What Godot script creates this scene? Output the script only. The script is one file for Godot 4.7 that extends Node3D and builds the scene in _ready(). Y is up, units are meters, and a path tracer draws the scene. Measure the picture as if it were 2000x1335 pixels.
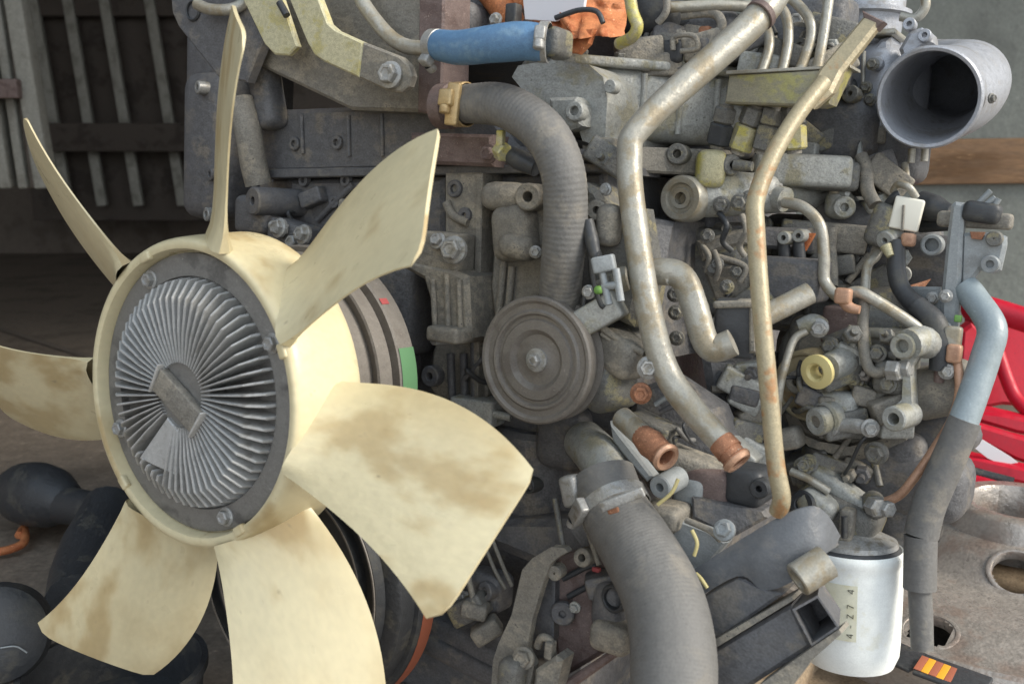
extends Node3D
# An old diesel engine with a cream cooling fan, standing on timbers in front of a dim store room.

const FR := Vector3(0, 0, 1)      # engine axes: FR points out of the fan, RT to the pump side, UP up
const RT := Vector3(1, 0, 0)
const UP := Vector3(0, 1, 0)
const HUB := Vector3(0, 0.3951, 0)
var mats := {}
var relief := {}
var shared := {}
var taken := {}
var engine: Node3D

# ---------------------------------------------------------------- naming
func numbered(parent: Node, called: String) -> String:
	var key := str(parent.get_instance_id()) + called
	var n: int = taken.get(key, 0)
	taken[key] = n + 1
	return called if n == 0 else "%s_%03d" % [called, n]

func thing(called: String, label: String, category: String, at := Vector3.ZERO, group := "") -> Node3D:
	var o := Node3D.new()
	o.name = numbered(self, called)
	add_child(o, true)
	o.position = at
	o.set_meta("label", label)
	o.set_meta("category", category)
	if group:
		o.set_meta("group", group)
	return o

func begin() -> SurfaceTool:
	var st := SurfaceTool.new()
	st.begin(Mesh.PRIMITIVE_TRIANGLES)
	st.set_meta("sg", 1)
	return st

func next_group(st: SurfaceTool) -> void:
	var g: int = st.get_meta("sg") + 1
	st.set_meta("sg", g)
	st.set_smooth_group(g)

func finish(st: SurfaceTool) -> ArrayMesh:
	st.generate_normals()
	return st.commit()

func put(called: String, mesh: Mesh, m: String, parent: Node = null, label := "") -> MeshInstance3D:
	var p: Node = parent if parent != null else engine
	var o := MeshInstance3D.new()
	o.mesh = mesh
	o.material_override = mats[m]
	o.name = numbered(p, called)
	p.add_child(o, true)
	if label:
		o.set_meta("label", label)
	return o

func structure(called: String, st: SurfaceTool, m: String) -> MeshInstance3D:
	var o := put(called, finish(st), m, self)
	o.set_meta("kind", "structure")
	return o

# ---------------------------------------------------------------- shapes
func tri(st: SurfaceTool, a: Vector3, b: Vector3, c: Vector3) -> void:
	st.add_vertex(a)
	st.add_vertex(b)
	st.add_vertex(c)

func quad(st: SurfaceTool, a: Vector3, b: Vector3, c: Vector3, d: Vector3) -> void:
	tri(st, a, b, c)
	tri(st, a, c, d)

func grid(st: SurfaceTool, rows: Array, flip := false) -> void:
	for i in rows.size() - 1:
		var p: PackedVector3Array = rows[i]
		var q: PackedVector3Array = rows[i + 1]
		for j in p.size() - 1:
			if flip:
				quad(st, p[j], q[j], q[j + 1], p[j + 1])
			else:
				quad(st, p[j], p[j + 1], q[j + 1], q[j])

func side_of(axis: Vector3) -> Vector3:
	var s := axis.cross(UP)
	if s.length() < 0.1:
		s = axis.cross(RT)
	return s.normalized()

# turned shape: profile of (radius, height along the axis)
func lathe(st: SurfaceTool, at: Vector3, axis: Vector3, profile: Array, seg := 32, flat := false) -> void:
	var w := axis.normalized()
	var u := side_of(w)
	var v := w.cross(u)
	if flat:
		st.set_smooth_group(0xFFFFFFFF)
	else:
		next_group(st)
	var last := Vector2.ZERO
	for i in profile.size() - 1:
		var a: Vector2 = profile[i]
		var b: Vector2 = profile[i + 1]
		var dir := (b - a).normalized()
		if i > 0 and not flat and last.dot(dir) < 0.8:
			next_group(st)
		last = dir
		for k in seg:
			var t0 := TAU * k / seg
			var t1 := TAU * (k + 1) / seg
			var d0 := u * cos(t0) + v * sin(t0)
			var d1 := u * cos(t1) + v * sin(t1)
			var a0 := at + w * a.y + d0 * a.x
			var a1 := at + w * a.y + d1 * a.x
			var b0 := at + w * b.y + d0 * b.x
			var b1 := at + w * b.y + d1 * b.x
			if a.x > 1e-5:
				tri(st, a0, b0, a1)
			if b.x > 1e-5:
				tri(st, a1, b0, b1)

# smooth curve through points
func curve(pts: Array, steps := 8) -> Array:
	var out := []
	var n := pts.size()
	if n == 2:
		return [pts[0], pts[1]]
	for i in n - 1:
		var p0: Vector3 = pts[max(i - 1, 0)]
		var p1: Vector3 = pts[i]
		var p2: Vector3 = pts[i + 1]
		var p3: Vector3 = pts[min(i + 2, n - 1)]
		for s in steps:
			out.append(p1.cubic_interpolate(p2, p0, p3, float(s) / steps))
	out.append(pts[n - 1])
	return out

# straight runs joined by bends of a given size, as bent pipe has
func bends(pts: Array, size: float) -> Array:
	var out := [pts[0]]
	for i in range(1, pts.size() - 1):
		var p: Vector3 = pts[i]
		var a: Vector3 = pts[i - 1]
		var b: Vector3 = pts[i + 1]
		var la: float = min(size, a.distance_to(p) * 0.48)
		var lb: float = min(size, b.distance_to(p) * 0.48)
		var s: Vector3 = p + (a - p).normalized() * la
		var e: Vector3 = p + (b - p).normalized() * lb
		for k in 7:
			var t := k / 6.0
			out.append(s.lerp(p, t).lerp(p.lerp(e, t), t))
	out.append(pts[pts.size() - 1])
	return out

func tube(st: SurfaceTool, path: Array, radii, seg := 16, cap0 := true, cap1 := true, ripple := 0.0, pitch := 0.004) -> void:
	var n := path.size()
	var length := 0.0
	var at := [0.0]
	for i in range(1, n):
		length += path[i].distance_to(path[i - 1])
		at.append(length)
	if ripple > 0.0:
		var count := int(length / pitch * 4.0)
		var dense := []
		var j := 0
		for i in count + 1:
			var d := length * i / count
			while j < n - 2 and at[j + 1] < d:
				j += 1
			var span: float = max(at[j + 1] - at[j], 1e-6)
			dense.append(path[j].lerp(path[j + 1], clampf((d - at[j]) / span, 0, 1)))
		path = dense
		n = path.size()
		at = []
		for i in n:
			at.append(length * i / (n - 1))
	var tangent: Vector3 = (path[1] - path[0]).normalized()
	var u := side_of(tangent)
	var rows := []
	for i in n:
		var t: Vector3 = (path[min(i + 1, n - 1)] - path[max(i - 1, 0)]).normalized()
		u = (u - t * u.dot(t)).normalized()
		var v := t.cross(u)
		var r: float
		if radii is Array:
			var q: float = at[i] / length * (radii.size() - 1)
			var q0 := int(min(q, radii.size() - 2))
			r = lerpf(radii[q0], radii[q0 + 1], q - q0)
		else:
			r = radii
		if ripple > 0.0:
			r += ripple * sin(at[i] / pitch * TAU)
		var row := PackedVector3Array()
		for k in seg + 1:
			var ang := TAU * (k % seg) / seg
			row.append(path[i] + (u * cos(ang) + v * sin(ang)) * r)
		rows.append(row)
	next_group(st)
	grid(st, rows, true)
	for e in 2:
		if (cap0 if e == 0 else cap1):
			next_group(st)
			var row: PackedVector3Array = rows[0] if e == 0 else rows[n - 1]
			for k in seg:
				if e == 0:
					tri(st, path[0], row[k], row[k + 1])
				else:
					tri(st, path[n - 1], row[k + 1], row[k])

# open end of a pipe: wall, then the bore
func mouth(st: SurfaceTool, at: Vector3, dir: Vector3, r_out: float, r_in: float, deep: float, seg := 24) -> void:
	lathe(st, at, dir, [Vector2(r_out, 0), Vector2(r_in, 0.0004), Vector2(r_in, -deep), Vector2(0, -deep)], seg)

# a slab cut to an outline, with chamfered edges on its near face
func slab(st: SurfaceTool, pts: Array, back: Vector3, bevel := 0.002) -> void:
	var n := pts.size()
	var nrm := Vector3.ZERO
	var mid := Vector3.ZERO
	for i in n:
		nrm += (pts[i] as Vector3).cross(pts[(i + 1) % n])
		mid += pts[i]
	mid /= n
	nrm = nrm.normalized()
	var list := pts.duplicate()
	if nrm.dot(back) > 0.0:
		list.reverse()
		nrm = -nrm
	var u: Vector3 = side_of(nrm)
	var v := nrm.cross(u)
	var flat := PackedVector2Array()
	for p in list:
		flat.append(Vector2((p - mid).dot(u), (p - mid).dot(v)))
	var inset := PackedVector2Array()
	for i in n:
		var a := flat[(i + n - 1) % n]
		var p := flat[i]
		var c := flat[(i + 1) % n]
		var e0 := (p - a).normalized()
		var e1 := (c - p).normalized()
		var n0 := Vector2(-e0.y, e0.x)
		var n1 := Vector2(-e1.y, e1.x)
		var m := n0 + n1
		if m.length() < 0.2:
			m = n0
		m = m.normalized() / max(0.45, m.normalized().dot(n0))
		inset.append(p + m * bevel)
	var idx := Geometry2D.triangulate_polygon(inset)
	if idx.is_empty():
		inset = flat
		idx = Geometry2D.triangulate_polygon(inset)
	var idb := Geometry2D.triangulate_polygon(flat)
	st.set_smooth_group(0xFFFFFFFF)
	var top := []
	var rim := []
	var bot := []
	for i in n:
		top.append(mid + u * inset[i].x + v * inset[i].y)
		rim.append(mid + u * flat[i].x + v * flat[i].y - nrm * bevel)
		bot.append(mid + u * flat[i].x + v * flat[i].y + back)
	for i in range(0, idx.size(), 3):
		var a: Vector3 = top[idx[i]]
		var b: Vector3 = top[idx[i + 1]]
		var c: Vector3 = top[idx[i + 2]]
		if (b - a).cross(c - a).dot(nrm) > 0.0:
			tri(st, a, c, b)
		else:
			tri(st, a, b, c)
	for i in range(0, idb.size(), 3):
		var a: Vector3 = bot[idb[i]]
		var b: Vector3 = bot[idb[i + 1]]
		var c: Vector3 = bot[idb[i + 2]]
		if (b - a).cross(c - a).dot(nrm) < 0.0:
			tri(st, a, c, b)
		else:
			tri(st, a, b, c)
	for i in n:
		var j := (i + 1) % n
		quad(st, top[i], top[j], rim[j], rim[i])
		quad(st, rim[i], rim[j], bot[j], bot[i])

# box with rounded edges
func lump_shape(st: SurfaceTool, c: Vector3, size: Vector3, bas: Basis, r: float, n := 6) -> void:
	var h := size * 0.5
	r = min(r, min(h.x, min(h.y, h.z)))
	next_group(st)
	for f in 6:
		var ax := f / 2
		var s := 1.0 if f % 2 == 0 else -1.0
		var rows := []
		for i in n + 1:
			var row := PackedVector3Array()
			for j in n + 1:
				var q := Vector3.ZERO
				q[ax] = s * h[ax]
				q[(ax + 1) % 3] = edge_step(i, n, h[(ax + 1) % 3], r) * s
				q[(ax + 2) % 3] = edge_step(j, n, h[(ax + 2) % 3], r)
				var inner := Vector3(clampf(q.x, -h.x + r, h.x - r), clampf(q.y, -h.y + r, h.y - r), clampf(q.z, -h.z + r, h.z - r))
				var d := q - inner
				if d.length() > 1e-7:
					q = inner + d.normalized() * r
				row.append(c + bas * q)
			rows.append(row)
		grid(st, rows)

func edge_step(i: int, n: int, h: float, r: float) -> float:
	var m := n / 2
	if i == m:
		return 0.0
	return -h + r * i / (m - 1) if i < m else h - r * (n - i) / (m - 1)

# ---------------------------------------------------------------- parts
func pipe(called: String, m: String, pts: Array, r, label := "", parent: Node = null, fillet := 0.0, ripple := 0.0, pitch := 0.004, seg := 16) -> MeshInstance3D:
	var st := begin()
	var path := bends(pts, fillet) if fillet > 0.0 else curve(pts)
	tube(st, path, r, seg, true, true, ripple, pitch)
	return put(called, finish(st), m, parent, label)

func wheel(called: String, m: String, at: Vector3, axis: Vector3, profile: Array, label := "", parent: Node = null, seg := 40) -> MeshInstance3D:
	var st := begin()
	lathe(st, at, axis, profile, seg)
	return put(called, finish(st), m, parent, label)

func plate(called: String, m: String, pts: Array, back: Vector3, bevel := 0.0015, label := "", parent: Node = null) -> MeshInstance3D:
	var st := begin()
	slab(st, pts, back, bevel)
	return put(called, finish(st), m, parent, label)

func lump(called: String, m: String, c: Vector3, size: Vector3, r := 0.004, turn := Vector3.ZERO, label := "", parent: Node = null) -> MeshInstance3D:
	var st := begin()
	lump_shape(st, c, size, Basis.from_euler(turn * PI / 180.0), r)
	return put(called, finish(st), m, parent, label)

func aim(at: Vector3, axis: Vector3) -> Transform3D:
	var w := axis.normalized()
	var u := side_of(w)
	return Transform3D(Basis(u, w.cross(u), w), at)

func bolt(at: Vector3, axis: Vector3, r: float, m := "steel", parent: Node = null, called := "bolt") -> MeshInstance3D:
	var key := "bolt%.4f" % r
	if not shared.has(key):
		var st := begin()
		lathe(st, Vector3.ZERO, FR, [Vector2(r * 1.35, -r * 0.3), Vector2(r * 1.35, 0.12 * r), Vector2(r * 1.25, 0.2 * r), Vector2(r * 0.9, 0.25 * r)], 20)
		lathe(st, Vector3.ZERO, FR, [Vector2(r, 0.2 * r), Vector2(r, 0.85 * r), Vector2(r * 0.85, r), Vector2(r * 0.6, r * 1.0), Vector2(r * 0.5, r * 0.86), Vector2(0, r * 0.84)], 6, true)
		shared[key] = finish(st)
	var o := put(called, shared[key], m, parent)
	o.transform = aim(at, axis)
	return o

# a round boss with a drilled hole
func boss(called: String, m: String, at: Vector3, axis: Vector3, r: float, hole: float, length: float, label := "", parent: Node = null) -> MeshInstance3D:
	var st := begin()
	var b := r * 0.12
	lathe(st, at, axis, [Vector2(r * 1.02, -length), Vector2(r, -b), Vector2(r - b, 0), Vector2(hole + b * 0.5, 0), Vector2(hole, -b * 0.5), Vector2(hole, -length * 0.7), Vector2(0, -length * 0.7)], 28)
	return put(called, finish(st), m, parent, label)

func nut(at: Vector3, axis: Vector3, r: float, length: float, m := "steel", parent: Node = null, called := "union_nut") -> MeshInstance3D:
	var st := begin()
	lathe(st, at, axis, [Vector2(0, 0), Vector2(r * 0.82, 0), Vector2(r, r * 0.15), Vector2(r, length - r * 0.15), Vector2(r * 0.82, length), Vector2(0, length)], 6, true)
	return put(called, finish(st), m, parent)

# hose clamp: a band round a hose with a screw housing
func clamp_ring(at: Vector3, axis: Vector3, r: float, wide: float, screw_dir: Vector3, m := "steel", parent: Node = null, label := "") -> MeshInstance3D:
	var st := begin()
	lathe(st, at, axis, [Vector2(r, -wide * 0.5), Vector2(r + 0.0012, -wide * 0.45), Vector2(r + 0.0012, wide * 0.45), Vector2(r, wide * 0.5)], 40)
	var o := put("hose_clamp", finish(st), m, parent, label)
	var out := (screw_dir - axis.normalized() * screw_dir.dot(axis.normalized())).normalized()
	var along := axis.normalized().cross(out)
	st = begin()
	lump_shape(st, at + out * (r + 0.004), Vector3(wide * 1.15, r * 0.8, 0.008), Basis(axis.normalized(), along, out), 0.002)
	lathe(st, at + out * (r + 0.005) + along * r * 0.38, along, [Vector2(0.0045, 0), Vector2(0.0045, 0.006), Vector2(0.0035, 0.007), Vector2(0, 0.007)], 12)
	put("screw_housing", finish(st), m, o if parent == null else parent)
	return o

# ---------------------------------------------------------------- materials
func rgb(h: int) -> Color:
	return Color8(h >> 16, (h >> 8) & 255, h & 255)

func field(at_seed: int, freq: float, octaves: int, size: int, cellular := false) -> PackedByteArray:
	var n := FastNoiseLite.new()
	n.seed = at_seed
	n.frequency = freq
	n.noise_type = FastNoiseLite.TYPE_CELLULAR if cellular else FastNoiseLite.TYPE_SIMPLEX_SMOOTH
	n.fractal_type = FastNoiseLite.FRACTAL_FBM
	n.fractal_octaves = octaves
	n.fractal_gain = 0.55
	var im := n.get_seamless_image(size, size)
	im.convert(Image.FORMAT_L8)
	return im.get_data()

func smooth(a: float, b: float, x: float) -> float:
	var t := clampf((x - a) / (b - a), 0.0, 1.0)
	return t * t * (3.0 - 2.0 * t)

# base colour, a broad second colour (weathering) and a fine third one (specks), each with its cover 0..1
func stuff_of(key: String, base: int, second: int, third: int, cover2: float, cover3: float, rough: float, metal: float, metres: float, bump := 0.4, grain := 0.12, stretch := 1.0) -> void:
	var size := 256
	var s := hash(key) % 5000
	var broad := field(s, 0.009, 4, size)
	var fine := field(s + 1, 0.05, 4, size)
	var dust := field(s + 2, 0.22, 2, size)
	var data := PackedByteArray()
	data.resize(size * size * 3)
	var rough_data := PackedByteArray()
	rough_data.resize(size * size)
	var c0 := rgb(base)
	var c1 := rgb(second)
	var c2 := rgb(third)
	for i in size * size:
		var b := broad[i] / 255.0
		var f := fine[i] / 255.0
		var d := dust[i] / 255.0
		var w1 := smooth(0.78 - cover2 * 0.6, 1.02 - cover2 * 0.6, b * 0.72 + f * 0.28)
		var w2 := smooth(0.86 - cover3 * 0.5, 0.98 - cover3 * 0.5, f * 0.6 + d * 0.4)
		var c := c0.lerp(c1, w1).lerp(c2, w2)
		var g := 1.0 + grain * ((d - 0.5) * 1.2 + (f - 0.5))
		data[i * 3] = int(clampf(c.r * g, 0, 1) * 255.0)
		data[i * 3 + 1] = int(clampf(c.g * g, 0, 1) * 255.0)
		data[i * 3 + 2] = int(clampf(c.b * g, 0, 1) * 255.0)
		rough_data[i] = int(clampf(rough + (w1 - 0.4) * 0.12 + (f - 0.5) * 0.2, 0.05, 1.0) * 255.0)
	var m := StandardMaterial3D.new()
	m.albedo_texture = ImageTexture.create_from_image(Image.create_from_data(size, size, false, Image.FORMAT_RGB8, data))
	m.roughness = 1.0
	m.roughness_texture = ImageTexture.create_from_image(Image.create_from_data(size, size, false, Image.FORMAT_L8, rough_data))
	m.metallic = metal
	m.metallic_specular = 0.5
	m.uv1_triplanar = true
	m.uv1_world_triplanar = true
	m.uv1_triplanar_sharpness = 4.0
	m.uv1_scale = Vector3(stretch, 1.0, 1.0) / metres
	if bump > 0.0:
		m.normal_enabled = true
		m.normal_texture = relief["cast"]
		m.normal_scale = bump
	mats[key] = m

func plain(key: String, c: int, rough: float, metal := 0.0) -> StandardMaterial3D:
	var m := StandardMaterial3D.new()
	m.albedo_color = rgb(c)
	m.roughness = rough
	m.metallic = metal
	mats[key] = m
	return m

func make_materials() -> void:
	var n := FastNoiseLite.new()
	n.seed = 77
	n.noise_type = FastNoiseLite.TYPE_SIMPLEX_SMOOTH
	n.frequency = 0.035
	n.fractal_octaves = 5
	n.fractal_gain = 0.62
	var im := n.get_seamless_image(512, 512)
	im.convert(Image.FORMAT_RGBA8)
	im.bump_map_to_normal_map(4.0)
	relief["cast"] = ImageTexture.create_from_image(im)
	#        key        base      second    third     c2   c3    rough metal metres bump
	stuff_of("cream", 0xcfc4a1, 0xac9870, 0x85785f, 0.45, 0.18, 0.38, 0.00, 0.38, 0.10, 0.05)
	stuff_of("clutch", 0x787672, 0x5a5855, 0x8c8983, 0.45, 0.25, 0.62, 0.11, 0.12, 0.40)
	stuff_of("fin", 0xb2b2b0, 0x8a8884, 0xc4c4c0, 0.40, 0.25, 0.5, 0.16, 0.08, 0.32)
	stuff_of("iron", 0x5d5d5f, 0x736d65, 0x47474a, 0.40, 0.30, 0.62, 0.07, 0.14, 0.56, 0.25)
	stuff_of("dusty", 0x7a766e, 0x8f887b, 0x4c4a47, 0.45, 0.30, 0.75, 0.05, 0.12, 0.64, 0.25)
	stuff_of("alum", 0x9b9c98, 0x8a8674, 0x5e5d5a, 0.45, 0.32, 0.55, 0.14, 0.13, 0.56, 0.22)
	stuff_of("grime", 0x6b6a66, 0x8a8266, 0x3a3a39, 0.45, 0.40, 0.6, 0.11, 0.07, 0.72, 0.35)
	stuff_of("galv", 0xa29f95, 0x8f8571, 0x7a776d, 0.50, 0.18, 0.42, 0.28, 0.11, 0.24, 0.14)
	stuff_of("tan", 0xa0957a, 0x987450, 0x756a55, 0.36, 0.20, 0.5, 0.16, 0.10, 0.28, 0.15)
	stuff_of("strap", 0xc2bc9c, 0xb5ab76, 0x82785f, 0.42, 0.24, 0.5, 0.12, 0.07, 0.30, 0.22)
	stuff_of("band", 0x8c8672, 0x9d9758, 0x6a6152, 0.45, 0.26, 0.55, 0.12, 0.09, 0.30, 0.22)
	stuff_of("zinc", 0xa9a384, 0xb0a75a, 0x67614e, 0.50, 0.30, 0.5, 0.16, 0.07, 0.40, 0.25)
	stuff_of("rust", 0x94674d, 0x77503c, 0xbf9c84, 0.45, 0.30, 0.8, 0.02, 0.06, 0.72, 0.3)
	stuff_of("shield", 0xc07a4e, 0xa05a35, 0xd9a684, 0.45, 0.30, 0.7, 0.05, 0.12, 0.40, 0.2)
	stuff_of("maroon", 0x6e5f5b, 0x5c4c48, 0x84776f, 0.45, 0.30, 0.7, 0.05, 0.10, 0.48, 0.2)
	stuff_of("copper", 0xb38d74, 0x9a7660, 0xcbb09a, 0.40, 0.20, 0.5, 0.18, 0.06, 0.24, 0.15)
	stuff_of("rubber", 0x6a6967, 0x7a766f, 0x525150, 0.42, 0.22, 0.72, 0.00, 0.14, 0.28, 0.12)
	stuff_of("black", 0x383a3d, 0x4a4945, 0x28292b, 0.38, 0.22, 0.55, 0.00, 0.12, 0.32, 0.15)
	stuff_of("pulley", 0x75706a, 0x66605a, 0x8d8780, 0.42, 0.22, 0.6, 0.09, 0.12, 0.28, 0.12)
	stuff_of("steel", 0x9a9a98, 0x7c786f, 0xc5c5c2, 0.45, 0.25, 0.42, 0.23, 0.04, 0.32, 0.25)
	stuff_of("throttle", 0xa3a6ad, 0x8d8c8c, 0x6d6c70, 0.40, 0.25, 0.45, 0.18, 0.10, 0.32, 0.15)
	stuff_of("white", 0xeef2f0, 0xe2e4dc, 0xced0c8, 0.30, 0.10, 0.6, 0.00, 0.10, 0.08, 0.05)
	stuff_of("label", 0xe0dfca, 0xd6d3b8, 0xc4c0a4, 0.35, 0.15, 0.6, 0.00, 0.05, 0.08, 0.05)
	stuff_of("blue", 0x55789a, 0x6a879f, 0x3b5f88, 0.42, 0.20, 0.55, 0.00, 0.09, 0.24, 0.15)
	stuff_of("paint_blue", 0x8a959a, 0x7f8a8e, 0xa8b7bc, 0.35, 0.15, 0.45, 0.05, 0.12, 0.20, 0.08)
	stuff_of("paint_grey", 0x8f9496, 0x7f8181, 0xa3a6a6, 0.40, 0.20, 0.55, 0.05, 0.10, 0.24, 0.12)
	stuff_of("red", 0xc01530, 0xab2034, 0x8e1a26, 0.40, 0.15, 0.5, 0.00, 0.2, 0.08, 0.06)
	stuff_of("rim", 0xa69f98, 0x8f8178, 0x776b62, 0.45, 0.25, 0.36, 0.35, 0.25, 0.40, 0.18)
	stuff_of("wall", 0x777b76, 0x6c6f6b, 0x878984, 0.45, 0.20, 0.85, 0.00, 0.7, 0.24, 0.10)
	stuff_of("floor", 0x756a5e, 0x63594e, 0x85796b, 0.45, 0.25, 0.85, 0.00, 0.6, 0.40, 0.18)
	stuff_of("wood", 0x83664b, 0x695039, 0x967a5d, 0.50, 0.30, 0.8, 0.00, 0.25, 0.32, 0.2, 0.12)
	stuff_of("plank", 0x9b8a74, 0x82715c, 0x6b5d4b, 0.50, 0.30, 0.85, 0.00, 0.22, 0.40, 0.25)
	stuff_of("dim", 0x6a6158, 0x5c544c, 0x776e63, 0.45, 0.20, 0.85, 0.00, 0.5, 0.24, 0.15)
	stuff_of("batten", 0x8b8a82, 0x76746c, 0x9b998f, 0.45, 0.20, 0.8, 0.0, 0.3, 0.2, 0.15)
	stuff_of("yard", 0x9d9a92, 0x8c8981, 0xa9a69f, 0.45, 0.20, 0.9, 0.0, 0.8, 0.2, 0.10)
	stuff_of("brass", 0xb79f74, 0x9a8058, 0xd3c19c, 0.4, 0.2, 0.4, 0.35, 0.06, 0.2, 0.15)
	stuff_of("mould", 0x606367, 0x6d6c6b, 0x4c4e51, 0.4, 0.2, 0.45, 0.0, 0.12, 0.25, 0.12)
	stuff_of("tarred", 0x463f39, 0x3a342f, 0x544b43, 0.45, 0.20, 0.85, 0.0, 0.4, 0.3, 0.15)
	stuff_of("slat", 0x8b8a82, 0x76746c, 0x9b998f, 0.45, 0.20, 0.8, 0.00, 0.3, 0.24, 0.15)
	plain("green_mark", 0x56805a, 0.6)
	plain("red_mark", 0xa04a4a, 0.7)
	plain("orange_mark", 0x9c5a42, 0.7)
	plain("yellow_mark", 0xe0a030, 0.5)
	plain("green_plug", 0x6d9a4c, 0.5)
	plain("amber", 0xcdbf86, 0.4)
	plain("ivory", 0xe0ddd0, 0.45)
	plain("ink", 0x55564c, 0.7)
	plain("paper", 0xd6d4d8, 0.7)

# ---------------------------------------------------------------- the scene
func _ready() -> void:
	var cam := Camera3D.new()
	cam.name = "camera"
	cam.position = Vector3(0, 0.60, 0)
	cam.rotation_degrees = Vector3(-12, 0, 0)
	cam.fov = 37.373
	cam.near = 0.02
	cam.far = 60
	var lens := CameraAttributesPhysical.new()
	lens.frustum_focal_length = 12.0 / tan(deg_to_rad(37.373) * 0.5)
	lens.frustum_focus_distance = 0.95
	lens.exposure_aperture = 9.0
	lens.frustum_near = 0.02
	lens.frustum_far = 60.0
	cam.attributes = lens
	add_child(cam)
	cam.current = true
	var env := Environment.new()
	env.background_mode = Environment.BG_SKY
	var sky := Sky.new()
	var air := ProceduralSkyMaterial.new()
	air.sky_top_color = Color(0.60, 0.66, 0.72)
	air.sky_horizon_color = Color(0.94, 0.95, 0.96)
	air.sky_curve = 0.35
	air.ground_horizon_color = Color(0.42, 0.41, 0.39)
	air.ground_bottom_color = Color(0.25, 0.24, 0.22)
	air.sun_angle_max = 0.0
	sky.sky_material = air
	env.sky = sky
	env.background_energy_multiplier = 1.0
	env.tonemap_mode = Environment.TONE_MAPPER_LINEAR
	env.tonemap_exposure = 2.45
	env.sdfgi_enabled = true
	env.ssao_enabled = true
	env.ssil_enabled = true
	var we := WorldEnvironment.new()
	we.environment = env
	add_child(we)
	var sun := DirectionalLight3D.new()
	sun.name = "sun"
	sun.light_energy = 0.55
	sun.light_angular_distance = 25.0
	sun.light_color = Color(1.0, 0.97, 0.92)
	sun.shadow_enabled = true
	add_child(sun)
	sun.look_at_from_position(Vector3(3.0, 2.3, 1.1), Vector3.ZERO)

	make_materials()
	build_room()
	engine = thing("diesel_engine", "old grimy four cylinder diesel engine with a cream seven bladed fan", "engine", Vector3(-0.2789, 0, -0.742))
	engine.basis = Basis(Vector3(0.8333, 0, 0.5528), Vector3(0.0536, 0.9953, -0.0809), Vector3(-0.5502, 0.097, 0.8294))
	build_block()
	build_fan()
	build_front()
	build_top()
	build_side()
	build_pump()
	build_fittings()
	build_low()
	build_around()

# ---------------------------------------------------------------- the room
func box(st: SurfaceTool, lo: Vector3, hi: Vector3) -> void:
	st.set_smooth_group(0xFFFFFFFF)
	var p = []
	for k in 8:
		p.append(Vector3(hi.x if k & 1 else lo.x, hi.y if k & 2 else lo.y, hi.z if k & 4 else lo.z))
	for f in [[0, 1, 3, 2], [4, 6, 7, 5], [0, 4, 5, 1], [2, 3, 7, 6], [0, 2, 6, 4], [1, 5, 7, 3]]:
		quad(st, p[f[0]], p[f[1]], p[f[2]], p[f[3]])

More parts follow.
